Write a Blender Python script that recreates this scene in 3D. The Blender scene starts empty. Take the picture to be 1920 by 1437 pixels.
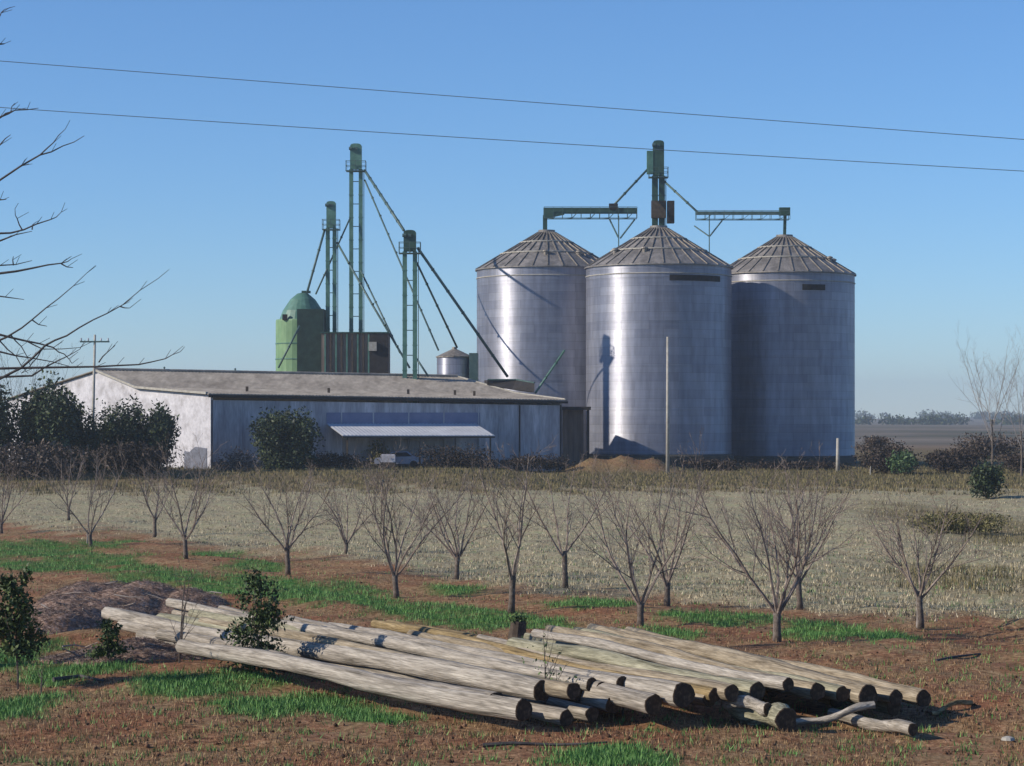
import bpy, math, random
import numpy as np
from mathutils import Vector, Matrix

# ------------------------------------------------------------------ camera, sky, sun
S = bpy.context.scene
COL = S.collection
F = 4267.0          # focal length in photo pixels (80 mm lens, 36 mm sensor, 1920 px)
HOR = 780.0         # horizon row
CH = 5.0            # camera height
cam = bpy.data.cameras.new('camera'); camo = bpy.data.objects.new('camera', cam); COL.objects.link(camo)
cam.lens = 80; cam.sensor_width = 36; cam.shift_y = 0.032
cam.clip_start = 0.5; cam.clip_end = 20000
camo.location = (0, 0, CH); camo.rotation_euler = (math.radians(90), 0, 0)
S.camera = camo
SUN_EL = math.radians(27)
SUN_AZ = math.radians(75)            # to the left of the direction back to the camera
sdir = Vector((-math.sin(SUN_AZ)*math.cos(SUN_EL), -math.cos(SUN_AZ)*math.cos(SUN_EL), math.sin(SUN_EL)))
W = bpy.data.worlds.new('World'); S.world = W; W.use_nodes = True
nt = W.node_tree; nt.nodes.clear()
sky = nt.nodes.new('ShaderNodeTexSky'); sky.sky_type = 'NISHITA'; sky.sun_disc = False
sky.sun_elevation = SUN_EL; sky.sun_rotation = math.atan2(sdir.x, sdir.y)
sky.altitude = 3000; sky.air_density = 1.35; sky.dust_density = 0.0; sky.ozone_density = 9.0
bgn = nt.nodes.new('ShaderNodeBackground'); bgn.inputs['Strength'].default_value = 0.132
wo = nt.nodes.new('ShaderNodeOutputWorld')
nt.links.new(sky.outputs[0], bgn.inputs['Color']); nt.links.new(bgn.outputs[0], wo.inputs['Surface'])
sl = bpy.data.lights.new('sun', 'SUN'); sl.energy = 5.0; sl.angle = math.radians(0.5); sl.color = (1, .90, .74)
so = bpy.data.objects.new('sun', sl); COL.objects.link(so)
so.rotation_euler = (-sdir).to_track_quat('-Z', 'Y').to_euler()
S.view_settings.view_transform = 'Standard'; S.view_settings.look = 'None'
S.view_settings.exposure = 0.1; S.view_settings.gamma = 1
S.render.engine = 'CYCLES'
S.cycles.volume_step_rate = 5; S.cycles.volume_bounces = 0

# ------------------------------------------------------------------ helpers
rnd = random.Random(7)
nrs = np.random.RandomState(11)
ROOT = {}
def P(px, py, Y):
    return Vector(((px-960)/F*Y, Y, CH-(py-HOR)/F*Y))
def G(px, py, z=0.0):
    Y = F*(CH-z)/(py-HOR)
    return Vector(((px-960)/F*Y, Y, z))
def sstep(a, b, x):
    t = np.clip((x-a)/(b-a), 0, 1); return t*t*(3-2*t)
def gh(x, y):
    x = np.asarray(x, float); y = np.asarray(y, float)
    h = 0.05*np.sin(x*.9+1.3*np.sin(y*.31))+0.04*np.sin(y*.77+x*.23)+.025*np.sin(x*2.3+y*1.9)+.02*np.sin(x*4.1-y*3.3)
    h = h*sstep(20, 45, y)*(1-sstep(150, 170, y)*.6)
    h = h + .55*sstep(150, 178, y)*(1-sstep(-4, 3, x))*(1-sstep(260, 300, y))
    h = h + 1.25*np.exp(-((x-9.7)/4.6)**4-((y-201)/3.6)**2)*(1+.12*np.sin(x*2.1)+.1*np.sin(x*4.7+y*3))          # earth bank before the middle bin
    # furrows in the red soil at the right
    h = h + .07*np.sin((y+x*.5)*2.4)*sstep(9, 12, x)*(1-sstep(58, 64, y))*sstep(40, 44, y)
    for rx in (0., 1.7):
        h = h - .09*np.exp(-((y-34.6-rx-.25*x*.3)/.22)**2)*sstep(-14,-9,x)
    far = sstep(350, 1500, y)
    h = h + far*(3.0*np.sin(x*.004+1)+1.5*np.sin(y*.003+x*.002)-1.5)
    h = h + sstep(1500, 3200, y)*9*sstep(350, 900, x)
    return h
def gz(x, y): return float(gh(x, y))

def tag(o, label=None, cat=None, group=None, kind=None):
    if label: o['label'] = label
    if cat: o['category'] = cat
    if group: o['group'] = group
    if kind: o['kind'] = kind
    return o
def thing(name, label, cat, loc, group=None):
    o = bpy.data.objects.new(name, None); COL.objects.link(o); o.location = loc
    o.empty_display_size = .3
    tag(o, label, cat, group); ROOT[o.name] = Vector(loc); return o

class MB:
    def __init__(s): s.v = []; s.f = []
    def add(s, vs, fs):
        n = len(s.v); s.v += [tuple(v) for v in vs]; s.f += [tuple(n+i for i in f) for f in fs]; return s
    def box(s, lo, hi):
        x0, y0, z0 = lo; x1, y1, z1 = hi
        return s.add([(x0,y0,z0),(x1,y0,z0),(x1,y1,z0),(x0,y1,z0),(x0,y0,z1),(x1,y0,z1),(x1,y1,z1),(x0,y1,z1)],
                     [(3,2,1,0),(4,5,6,7),(0,1,5,4),(1,2,6,5),(2,3,7,6),(3,0,4,7)])
    def cbox(s, c, sx, sy, sz):
        return s.box((c[0]-sx/2, c[1]-sy/2, c[2]-sz/2), (c[0]+sx/2, c[1]+sy/2, c[2]+sz/2))
    def beam(s, a, b, w, h=None):
        a = Vector(a); b = Vector(b); h = h or w; d = (b-a).normalized()
        up = Vector((0,0,1)) if abs(d.z) < .95 else Vector((0,1,0))
        r = d.cross(up).normalized(); u = r.cross(d)
        vs = [p+r*i*w/2+u*j*h/2 for p in (a,b) for i,j in ((-1,-1),(1,-1),(1,1),(-1,1))]
        return s.add(vs, [(0,1,2,3),(7,6,5,4),(4,5,1,0),(5,6,2,1),(6,7,3,2),(7,4,0,3)])
    def tube(s, pts, rads, n=5, cap=True):
        pts = [Vector(p) for p in pts]
        if not hasattr(rads, '__len__'): rads = [rads]*len(pts)
        base = len(s.v); m = len(pts)
        d0 = (pts[1]-pts[0]).normalized()
        ref = Vector((0,0,1)) if abs(d0.z) < .9 else Vector((1,0,0))
        for i, p in enumerate(pts):
            d = (pts[min(i+1,m-1)]-pts[max(i-1,0)]).normalized()
            r = d.cross(ref)
            if r.length < 1e-4: r = d.cross(Vector((0,1,0)))
            r.normalize(); u = r.cross(d)
            for k in range(n):
                a = 2*math.pi*k/n
                s.v.append(tuple(p+(r*math.cos(a)+u*math.sin(a))*rads[i]))
        for i in range(m-1):
            for k in range(n):
                a = base+i*n+k; b = base+i*n+(k+1)%n
                s.f.append((a, b, b+n, a+n))
        if cap:
            s.f.append(tuple(base+k for k in range(n))[::-1]); s.f.append(tuple(base+(m-1)*n+k for k in range(n)))
        return s
    def lathe(s, c, prof, n=48, close=True):
        base = len(s.v)
        for r, z in prof:
            for k in range(n):
                a = 2*math.pi*k/n; s.v.append((c[0]+r*math.cos(a), c[1]+r*math.sin(a), c[2]+z))
        for i in range(len(prof)-1):
            for k in range(n):
                a = base+i*n+k; b = base+i*n+(k+1)%n; s.f.append((a, b, b+n, a+n))
        if close:
            s.f.append(tuple(base+k for k in range(n))[::-1]); s.f.append(tuple(base+(len(prof)-1)*n+k for k in range(n)))
        return s
    def slab(s, quad, th):
        q = [Vector(p) for p in quad]; n = (q[1]-q[0]).cross(q[3]-q[0]).normalized()
        vs = q+[p-n*th for p in q]
        return s.add(vs, [(0,1,2,3),(7,6,5,4),(0,4,5,1),(1,5,6,2),(2,6,7,3),(3,7,4,0)])
    def build(s, name, mat, parent=None, smooth=False):
        me = bpy.data.meshes.new(name)
        off = Vector((0,0,0)); p = parent
        while p is not None:
            if p.name in ROOT: off = ROOT[p.name]; break
            p = p.parent
        me.from_pydata([(v[0]-off.x, v[1]-off.y, v[2]-off.z) for v in s.v], [], s.f)
        me.validate(); me.update()
        o = bpy.data.objects.new(name, me); COL.objects.link(o)
        me.materials.append(mat)
        if smooth:
            me.polygons.foreach_set('use_smooth', [True]*len(me.polygons))
        if parent: o.parent = parent
        return o

def fastmesh(name, verts, faces, mat):   # numpy arrays, faces (n,k)
    me = bpy.data.meshes.new(name); k = faces.shape[1]
    me.vertices.add(len(verts)); me.vertices.foreach_set('co', verts.astype(np.float32).ravel())
    me.loops.add(faces.size); me.loops.foreach_set('vertex_index', faces.astype(np.int32).ravel())
    me.polygons.add(len(faces)); me.polygons.foreach_set('loop_start', np.arange(0, faces.size, k, dtype=np.int32))
    me.polygons.foreach_set('loop_total', np.full(len(faces), k, np.int32))
    me.update(calc_edges=True); me.materials.append(mat)
    o = bpy.data.objects.new(name, me); COL.objects.link(o); return o

# ------------------------------------------------------------------ materials
def mat(name, stops, scale=2.0, detail=6, rough=.85, metal=0., spec=.3, bump=0., stretch=(1,1,1), bscale=None,
        aniso=0., arot=0., fine=None, coord='Object', trans=0., anisoz=False):
    """stops: list of (pos, rgb) along a noise ramp; fine=(scale, lo, hi) multiplies by a second noise"""
    m = bpy.data.materials.new(name); m.use_nodes = True; t = m.node_tree; N = t.nodes; L = t.links
    b = N['Principled BSDF']
    b.inputs['Roughness'].default_value = rough; b.inputs['Metallic'].default_value = metal
    b.inputs['Specular IOR Level'].default_value = spec
    tc = N.new('ShaderNodeTexCoord'); mp = N.new('ShaderNodeMapping'); mp.inputs['Scale'].default_value = stretch
    L.new(tc.outputs[coord], mp.inputs['Vector'])
    no = N.new('ShaderNodeTexNoise'); no.inputs['Scale'].default_value = scale; no.inputs['Detail'].default_value = detail
    no.inputs['Roughness'].default_value = .62
    L.new(mp.outputs[0], no.inputs['Vector'])
    cr = N.new('ShaderNodeValToRGB'); cr.color_ramp.elements.remove(cr.color_ramp.elements[0])
    for i, (p, c) in enumerate(stops):
        e = cr.color_ramp.elements[0] if i == 0 else cr.color_ramp.elements.new(p)
        e.position = p; e.color = (*c, 1)
    L.new(no.outputs['Fac'], cr.inputs['Fac']); out = cr.outputs['Color']
    if fine:
        n2 = N.new('ShaderNodeTexNoise'); n2.inputs['Scale'].default_value = fine[0]; n2.inputs['Detail'].default_value = 3
        L.new(mp.outputs[0], n2.inputs['Vector'])
        mr = N.new('ShaderNodeMapRange'); mr.inputs['From Min'].default_value = .3; mr.inputs['From Max'].default_value = .7
        mr.inputs['To Min'].default_value = fine[1]; mr.inputs['To Max'].default_value = fine[2]
        L.new(n2.outputs['Fac'], mr.inputs['Value'])
        mx = N.new('ShaderNodeMix'); mx.data_type = 'RGBA'; mx.blend_type = 'MULTIPLY'; mx.inputs['Factor'].default_value = 1
        L.new(out, mx.inputs['A']); L.new(mr.outputs[0], mx.inputs['B']); out = mx.outputs['Result']
    L.new(out, b.inputs['Base Color'])
    if bump:
        nb = N.new('ShaderNodeTexNoise'); nb.inputs['Scale'].default_value = bscale or scale*4; nb.inputs['Detail'].default_value = 5
        L.new(mp.outputs[0], nb.inputs['Vector'])
        bu = N.new('ShaderNodeBump'); bu.inputs['Strength'].default_value = bump; bu.inputs['Distance'].default_value = .05
        L.new(nb.outputs['Fac'], bu.inputs['Height']); L.new(bu.outputs[0], b.inputs['Normal'])
    if aniso:
        b.inputs['Anisotropic'].default_value = aniso; b.inputs['Anisotropic Rotation'].default_value = arot
        tg = N.new('ShaderNodeTangent'); tg.direction_type = 'RADIAL'; tg.axis = 'Z'
        L.new(tg.outputs[0], b.inputs['Tangent'])
    if trans:
        b.inputs['Transmission Weight'].default_value = trans
    return m
def leafmat(name, c0, c1, c2, rough=.6):
    """leaf colour varies by clump and by leaf"""
    m = bpy.data.materials.new(name); m.use_nodes = True; t = m.node_tree; N = t.nodes; L = t.links
    b = N['Principled BSDF']; b.inputs['Roughness'].default_value = rough; b.inputs['Specular IOR Level'].default_value = .3
    g = N.new('ShaderNodeNewGeometry'); cr = N.new('ShaderNodeValToRGB')
    e = cr.color_ramp.elements; e[0].color = (*c0, 1); e[1].color = (*c2, 1); x = e.new(.55); x.color = (*c1, 1)
    L.new(g.outputs['Random Per Island'], cr.inputs['Fac']); L.new(cr.outputs[0], b.inputs['Base Color'])
    return m

M = {}
M['silo'] = mat('galvanised_sheet', [(.3,(.28,.30,.41)),(.5,(.33,.35,.47)),(.7,(.38,.40,.51))], scale=.5, rough=.50, metal=.8, spec=.35, aniso=.9, arot=.25,
                stretch=(1,1,.35), fine=(3.0,.86,1.08))
def silomat():
    m = bpy.data.materials.new('galvanised_sheet'); m.use_nodes = True; t = m.node_tree; N = t.nodes; L = t.links
    b = N['Principled BSDF']; b.inputs['Metallic'].default_value = .68; b.inputs['Roughness'].default_value = .57
    b.inputs['Specular IOR Level'].default_value = .35; b.inputs['Anisotropic'].default_value = .9; b.inputs['Anisotropic Rotation'].default_value = .25
    tg = N.new('ShaderNodeTangent'); tg.direction_type = 'RADIAL'; tg.axis = 'Z'; L.new(tg.outputs[0], b.inputs['Tangent'])
    tc = N.new('ShaderNodeTexCoord'); sp = N.new('ShaderNodeSeparateXYZ'); L.new(tc.outputs['Object'], sp.inputs[0])
    at = N.new('ShaderNodeMath'); at.operation = 'ARCTAN2'; L.new(sp.outputs['Y'], at.inputs[0]); L.new(sp.outputs['X'], at.inputs[1])
    mu = N.new('ShaderNodeMath'); mu.operation = 'MULTIPLY'; mu.inputs[1].default_value = 7.15; L.new(at.outputs[0], mu.inputs[0])
    cb = N.new('ShaderNodeCombineXYZ'); L.new(mu.outputs[0], cb.inputs['X']); L.new(sp.outputs['Z'], cb.inputs['Y'])
    br = N.new('ShaderNodeTexBrick'); br.inputs['Scale'].default_value = 1; br.inputs['Brick Width'].default_value = 2.8; br.inputs['Row Height'].default_value = .83
    br.inputs['Mortar Size'].default_value = .022; br.inputs['Mortar Smooth'].default_value = .5; br.inputs['Color1'].default_value = (.315,.325,.395,1); br.inputs['Color2'].default_value = (.40,.41,.48,1)
    br.inputs['Mortar'].default_value = (.25,.255,.29,1); br.inputs['Bias'].default_value = 0
    L.new(cb.outputs[0], br.inputs['Vector'])
    no = N.new('ShaderNodeTexNoise'); no.inputs['Scale'].default_value = 1.3; no.inputs['Detail'].default_value = 6
    mp = N.new('ShaderNodeMapping'); mp.inputs['Scale'].default_value = (1.6,.22,1); L.new(cb.outputs[0], mp.inputs['Vector']); L.new(mp.outputs[0], no.inputs['Vector'])
    mr = N.new('ShaderNodeMapRange'); mr.inputs['From Min'].default_value = .3; mr.inputs['From Max'].default_value = .7; mr.inputs['To Min'].default_value = .80; mr.inputs['To Max'].default_value = 1.12
    L.new(no.outputs['Fac'], mr.inputs['Value'])
    mx = N.new('ShaderNodeMix'); mx.data_type = 'RGBA'; mx.blend_type = 'MULTIPLY'; mx.inputs['Factor'].default_value = 1
    L.new(br.outputs['Color'], mx.inputs['A']); L.new(mr.outputs[0], mx.inputs['B']); L.new(mx.outputs['Result'], b.inputs['Base Color'])
    wv = N.new('ShaderNodeTexWave'); wv.bands_direction = 'Y'; wv.inputs['Scale'].default_value = .75; wv.inputs['Distortion'].default_value = .3; L.new(cb.outputs[0], wv.inputs['Vector'])
    bu = N.new('ShaderNodeBump'); bu.inputs['Strength'].default_value = .5; bu.inputs['Distance'].default_value = .012; L.new(wv.outputs['Fac'], bu.inputs['Height']); L.new(bu.outputs[0], b.inputs['Normal'])
    return m
M['silo'] = silomat()
M['sroof'] = mat('bin_roof_sheet', [(.3,(.12,.11,.105)),(.5,(.205,.19,.18)),(.7,(.33,.30,.28))], scale=.9, rough=.6, metal=.25, fine=(5,.75,1.15))
M['rib'] = mat('roof_rib', [(.3,(.12,.105,.09)),(.7,(.3,.27,.24))], scale=3, rough=.6, metal=.3)
M['plinth'] = mat('dark_concrete', [(.3,(.03,.03,.028)),(.7,(.09,.085,.075))], scale=1.2)
M['green'] = mat('green_painted_steel', [(.3,(.045,.12,.09)),(.6,(.085,.19,.15)),(.75,(.14,.26,.21))], scale=1.5, rough=.5, spec=.4)
M['shade_box'] = mat('dark_shade_green', [(.3,(.008,.022,.018)),(.7,(.022,.05,.04))], scale=1.5, rough=.6)  # near-black green, paints the shade on the dryer's right side
M['dgreen'] = mat('dark_green_steel', [(.3,(.015,.045,.035)),(.7,(.04,.09,.07))], scale=1.5, rough=.5)
M['lgreen'] = mat('pale_green_sheet', [(.3,(.10,.19,.095)),(.55,(.16,.27,.14)),(.75,(.23,.34,.20))], scale=1.1, rough=.55, stretch=(1,1,.4))
M['pipe'] = mat('spout_steel', [(.3,(.035,.075,.075)),(.7,(.09,.14,.13))], scale=2, rough=.5)
M['cement'] = mat('fibre_cement_roof', [(.3,(.17,.15,.13)),(.5,(.24,.215,.19)),(.7,(.32,.29,.255))], scale=.6, rough=.95, fine=(2.5,.75,1.15), stretch=(1,.4,1))
M['white'] = mat('whitewashed_wall', [(.3,(.33,.315,.33)),(.5,(.50,.49,.53)),(.7,(.60,.59,.63))], scale=.8, fine=(4,.85,1.05))
M['sheet'] = mat('blue_grey_sheet', [(.3,(.24,.235,.27)),(.5,(.37,.365,.40)),(.7,(.56,.55,.59))], scale=.7, rough=.6, stretch=(1.6,1.6,.25), fine=(5,.8,1.12))
M['blue'] = mat('blue_painted_band', [(.3,(.13,.15,.25)),(.7,(.20,.22,.33))], scale=1, rough=.6)
M['awning'] = mat('white_awning_sheet', [(.3,(.42,.43,.46)),(.7,(.60,.61,.64))], scale=.7, rough=.5)
M['dark'] = mat('dark_recess', [(.3,(.012,.011,.013)),(.7,(.035,.03,.03))], scale=2)
M['darkwood'] = mat('dark_timber', [(.3,(.035,.025,.02)),(.7,(.10,.075,.055))], scale=3)
M['brownsheet'] = mat('rusty_brown_sheet', [(.3,(.09,.065,.055)),(.5,(.16,.12,.10)),(.7,(.25,.2,.17))], scale=1, stretch=(3,3,.3))
M['conc'] = mat('grey_pole', [(.3,(.26,.24,.21)),(.7,(.42,.40,.36))], scale=3)
M['wire'] = mat('wire', [(.3,(.08,.11,.15)),(.7,(.12,.16,.2))], scale=1, rough=.5)
M['bark'] = mat('orchard_bark', [(.3,(.055,.04,.033)),(.55,(.12,.095,.08)),(.75,(.24,.21,.185))], scale=9, bump=.4)
M['twig'] = mat('orchard_twigs', [(.3,(.085,.062,.05)),(.5,(.20,.155,.13)),(.7,(.36,.30,.26))], scale=5)
M['dtwig'] = mat('dark_twigs', [(.3,(.03,.028,.03)),(.7,(.085,.075,.075))], scale=5)
M['ptwig'] = mat('pale_twigs', [(.3,(.16,.14,.13)),(.7,(.34,.3,.28))], scale=5)
M['leafd'] = leafmat('dark_leaves', (.010,.017,.009), (.026,.042,.017), (.06,.085,.03))
M['leafm'] = leafmat('mid_leaves', (.02,.045,.012), (.05,.095,.025), (.15,.20,.06))
M['leafd2'] = leafmat('shrub_leaves', (.012,.024,.008), (.03,.055,.014), (.10,.14,.04))
M['leafb'] = leafmat('bright_leaves', (.02,.05,.018), (.06,.11,.04), (.15,.22,.09))
M['brush'] = leafmat('brush', (.012,.009,.009), (.035,.025,.02), (.10,.075,.06), .9)
M['brushp'] = leafmat('brush_purple', (.07,.047,.038), (.16,.118,.10), (.34,.27,.235), .9)
M['brusho'] = leafmat('brush_olive', (.06,.055,.02), (.12,.11,.045), (.2,.18,.085), .9)
M['brushm'] = leafmat('brush_mid', (.03,.022,.02), (.08,.06,.05), (.19,.15,.125), .9)
M['straw'] = leafmat('straw', (.06,.042,.025), (.32,.27,.17), (.72,.63,.45), .8)
M['strawd'] = leafmat('dry_weeds', (.06,.034,.018), (.21,.12,.06), (.48,.34,.19), .9)
M['grass'] = leafmat('green_grass', (.03,.09,.02), (.075,.20,.045), (.20,.36,.11), .6)
M['olive'] = leafmat('olive_grass', (.05,.045,.018), (.13,.115,.05), (.27,.22,.11), .8)
M['clod'] = leafmat('soil_clods', (.035,.018,.010), (.11,.055,.03), (.26,.16,.10), .95)
M['shaded_endgrain'] = mat('shaded_log_end', [(.3,(.02,.013,.008)),(.55,(.06,.038,.024)),(.75,(.16,.11,.07))], scale=14)  # cut ends with their shade put into the dark brown
def logmat(i, a, b, c):
    return mat('weathered_wood_%d' % i, [(.30,tuple(v*.75 for v in a)),(.42,tuple((p+q)*.5 for p,q in zip(a,b))),(.52,b),(.64,tuple((p+q)*.5 for p,q in zip(b,c)))], scale=2.4, detail=9, stretch=(5,5,.32), bump=.5, bscale=7, rough=.95, spec=.1, fine=(10,.60,1.18))
LM = [logmat(0,(.15,.13,.105),(.31,.275,.235),(.46,.42,.37)), logmat(1,(.14,.11,.075),(.30,.25,.185),(.45,.39,.30)),
      logmat(2,(.17,.15,.125),(.35,.315,.275),(.51,.47,.41)), logmat(3,(.11,.08,.04),(.27,.20,.105),(.40,.32,.20)),
      logmat(4,(.13,.125,.085),(.29,.275,.20),(.43,.41,.31))]

# ------------------------------------------------------------------ ground
# ground-cover patches: (px, py, half width px, half height px) as they lie on flat ground
def patch(px, py, hw, hh):
    c = G(px, py); d = (G(px, py-hh).y-G(px, py+hh).y)/2
    return (c.x, c.y, hw*1.2/F*c.y, d*1.2)
GREEN = [patch(*p) for p in [(40,1032,150,17),(170,1052,95,13),(240,1068,60,9),(415,1098,75,22),(590,1112,110,18),(700,1132,60,10),(480,1060,60,8),(310,1084,90,13),(510,1106,90,15),(780,1145,90,14),(640,1122,80,14),(940,1162,80,12),(100,1060,120,10),
    (870,1155,130,15),(1010,1166,70,11),(1110,1135,80,10),(1540,1180,75,17),(1640,1194,60,13),(1240,1190,60,10),(1340,1160,110,10),(860,1105,60,7),
    (370,1287,130,20),(560,1325,130,20),(690,1345,70,14),(25,1322,70,26),(140,1262,90,15),(1140,1426,100,20),(20,1230,60,30),(400,1040,50,8),(205,1018,50,7)]]
OLIVE = [patch(*p) for p in [(1820,985,130,45),(1800,1085,170,35)]]
def fld(px):   # lower edge row of the stubble field
    return np.interp(px, [-400,0,500,860,1100,1400,1920,2400], [930,978,1030,1085,1112,1135,1168,1195])
def zones(x, y):
    x = np.asarray(x, float); y = np.asarray(y, float); yy = np.maximum(y, 5)
    px = 960+x/yy*F; py = HOR+CH*F/yy
    wob = 10*np.sin(x*1.1+y*.3)+6*np.sin(x*2.7-y*.9)
    field = sstep(-14, 14, fld(px)-py+wob*.8)*sstep(902, 926, py+wob*.6)
    g = np.zeros_like(x)
    for cx, cy, a, b in GREEN:
        r = np.sqrt(((x-cx)/a)**2+((y-cy)/b)**2)+.18*np.sin(x*3+y*1.3)+.12*np.sin(x*7.1-y*2.3)
        g = np.maximum(g, 1-sstep(.55, 1.15, r))
    ol = np.zeros_like(x)
    for cx, cy, a, b in OLIVE:
        r = np.sqrt(((x-cx)/a)**2+((y-cy)/b)**2)+.15*np.sin(x*1.7+y*.9)
        ol = np.maximum(ol, (1-sstep(.3, 1.3, r))*(.8 if cy > 80 else .5))
    back = 1-sstep(902, 930, py+wob*.6)
    ol = np.maximum(ol*field, back*(1-sstep(300, 420, y)))
    ol = ol*(1-.6*np.exp(-((x-9.7)/5.2)**4-((y-200.5)/4.2)**4))
    farz = sstep(300, 420, y)
    return field, g, ol, farz
ys = np.concatenate([[-80,-30,0,15], np.arange(24, 70, .28), 70*np.power(230/70, np.linspace(0,1,260))[1:], 230*np.power(3600/230, np.linspace(0,1,120))[1:]])
us = np.linspace(-1, 1, 330)
wx = .34*np.maximum(ys, 0)+22+np.where(ys > 300, (ys-300)*.5, 0)
XX = us[None,:]*wx[:,None]; YY = np.repeat(ys[:,None], len(us), 1)
ZZ = gh(XX, YY)
V = np.stack([XX, YY, ZZ], -1).reshape(-1, 3)
nr, nc = XX.shape; idx = np.arange(nr*nc).reshape(nr, nc)
Fa = np.stack([idx[:-1,:-1], idx[:-1,1:], idx[1:,1:], idx[1:,:-1]], -1).reshape(-1, 4)
def ground_mat():
    m = bpy.data.materials.new('ground_soil_and_grass'); m.use_nodes = True; t = m.node_tree; N = t.nodes; L = t.links
    b = N['Principled BSDF']; b.inputs['Roughness'].default_value = .95; b.inputs['Specular IOR Level'].default_value = .1
    tc = N.new('ShaderNodeTexCoord')
    def noise(sc, det=6, ro=.65):
        n = N.new('ShaderNodeTexNoise'); n.inputs['Scale'].default_value = sc; n.inputs['Detail'].default_value = det; n.inputs['Roughness'].default_value = ro
        L.new(tc.outputs['Object'], n.inputs['Vector']); return n.outputs['Fac']
    def ramp(f, stops):
        cr = N.new('ShaderNodeValToRGB'); e = cr.color_ramp.elements; e.remove(e[0])
        for i, (p, c) in enumerate(stops):
            x = e[0] if i == 0 else e.new(p); x.position = p; x.color = (*c, 1)
        L.new(f, cr.inputs['Fac']); return cr.outputs[0]
    def attr(n):
        a = N.new('ShaderNodeAttribute'); a.attribute_name = n; return a.outputs['Fac']
    def mix(f, a, bb, mode='MIX'):
        x = N.new('ShaderNodeMix'); x.data_type = 'RGBA'; x.blend_type = mode
        if isinstance(f, float): x.inputs['Factor'].default_value = f
        else: L.new(f, x.inputs['Factor'])
        L.new(a, x.inputs['A']); L.new(bb, x.inputs['B']); return x.outputs['Result']
    fine = noise(7, 6, .8); mid = noise(1.1, 5); big = noise(.22, 3)
    soil = ramp(fine, [(.30,(.04,.019,.011)),(.45,(.165,.080,.042)),(.56,(.29,.155,.083)),(.72,(.55,.36,.22))])
    soil2 = ramp(fine, [(.30,(.06,.036,.018)),(.45,(.19,.12,.06)),(.58,(.33,.215,.115)),(.74,(.55,.40,.25))])
    bm = ramp(mid, [(.42,(0,0,0)),(.58,(1,1,1))])
    soil = mix(bm, soil, soil2)
    red = ramp(fine, [(.3,(.06,.024,.013)),(.5,(.21,.088,.045)),(.7,(.40,.20,.11))])
    rm = ramp(big, [(.5,(0,0,0)),(.62,(.85,.85,.85))])
    soil = mix(rm, soil, red)
    fieldc = ramp(fine, [(.28,(.10,.075,.045)),(.44,(.25,.205,.13)),(.56,(.38,.325,.21)),(.72,(.66,.58,.41))])
    fieldg = ramp(fine, [(.28,(.10,.105,.055)),(.5,(.28,.29,.16)),(.72,(.52,.52,.35))])
    fieldc = mix(ramp(mid, [(.45,(0,0,0)),(.65,(.8,.8,.8))]), fieldc, fieldg)
    grass = ramp(fine, [(.3,(.018,.05,.010)),(.5,(.045,.13,.025)),(.7,(.10,.22,.05))])
    olive = ramp(fine, [(.3,(.055,.042,.02)),(.5,(.14,.11,.055)),(.7,(.27,.21,.115))])
    farc = ramp(noise(.012, 5), [(.35,(.07,.075,.05)),(.5,(.15,.125,.10)),(.65,(.21,.18,.145))])
    c = mix(attr('field'), soil, fieldc); c = mix(attr('olive'), c, olive); c = mix(ramp(mid, [(.40,(1,1,1)),(.62,(.55,.55,.55))]), c, mix(attr('green'), c, grass)); c = mix(attr('far'), c, farc)
    L.new(c, b.inputs['Base Color'])
    bu = N.new('ShaderNodeBump'); bu.inputs['Strength'].default_value = .6; bu.inputs['Distance'].default_value = .06
    L.new(noise(5, 6, .75), bu.inputs['Height']); L.new(bu.outputs[0], b.inputs['Normal'])
    return m
ground = fastmesh('ground', V, Fa, ground_mat()); tag(ground, kind='structure')
for nm, arr in zip(('field','green','olive','far'), zones(XX.ravel(), YY.ravel())):
    a = ground.data.attributes.new(nm, 'FLOAT', 'POINT'); a.data.foreach_set('value', arr.astype(np.float32))
ground.data.polygons.foreach_set('use_smooth', np.ones(len(Fa), bool))

# ------------------------------------------------------------------ grasses and clods (stuff)
def sample(n, py0, py1, px0=-120, px1=2040):
    """random spots of ground, spread so that nearer ground is denser"""
    px = nrs.uniform(px0, px1, n); py = nrs.uniform(py0, py1, n)
    y = CH*F/(py-HOR); return (px-960)/F*y, y
def tufts(name, x, y, nb, h, w, spread, m, lean=.45):
    n = len(x)*nb
    X = np.repeat(x, nb)+nrs.normal(0, spread, n); Y = np.repeat(y, nb)+nrs.normal(0, spread, n); Z = gh(X, Y)-.01
    hh = h*nrs.uniform(.45, 1.25, n); a = nrs.uniform(0, 2*np.pi, n); ww = w*nrs.uniform(.6, 1.3, n)
    l = nrs.uniform(.1, 1, n)*lean; b = nrs.uniform(0, 2*np.pi, n)
    dx, dy = np.cos(a)*ww/2, np.sin(a)*ww/2
    v = np.stack([np.stack([X-dx, Y-dy, Z], -1), np.stack([X+dx, Y+dy, Z], -1),
                  np.stack([X+np.cos(b)*l*hh, Y+np.sin(b)*l*hh, Z+hh*np.sqrt(np.maximum(0,1-l*l))], -1)], 1).reshape(-1, 3)
    return fastmesh(name, v, np.arange(3*n).reshape(-1, 3), m)
x, y = sample(26000, 903, 1200); f_, g_, o_, _ = zones(x, y); k = (nrs.rand(len(x)) < f_*.9)&(g_ < .4)
tag(tufts('stubble', x[k], y[k], 6, .13, .024, .12, M['straw'], .75), 'pale dry stubble covering the wide field behind the orchard', 'stubble', kind='stuff')
x, y = sample(80000, 985, 1470); f_, g_, o_, _ = zones(x, y); k = (g_+.35*np.sin(x*5+y*2)*np.sin(x*2.3-y*4.1)) > .12+.75*nrs.rand(len(x))
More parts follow.
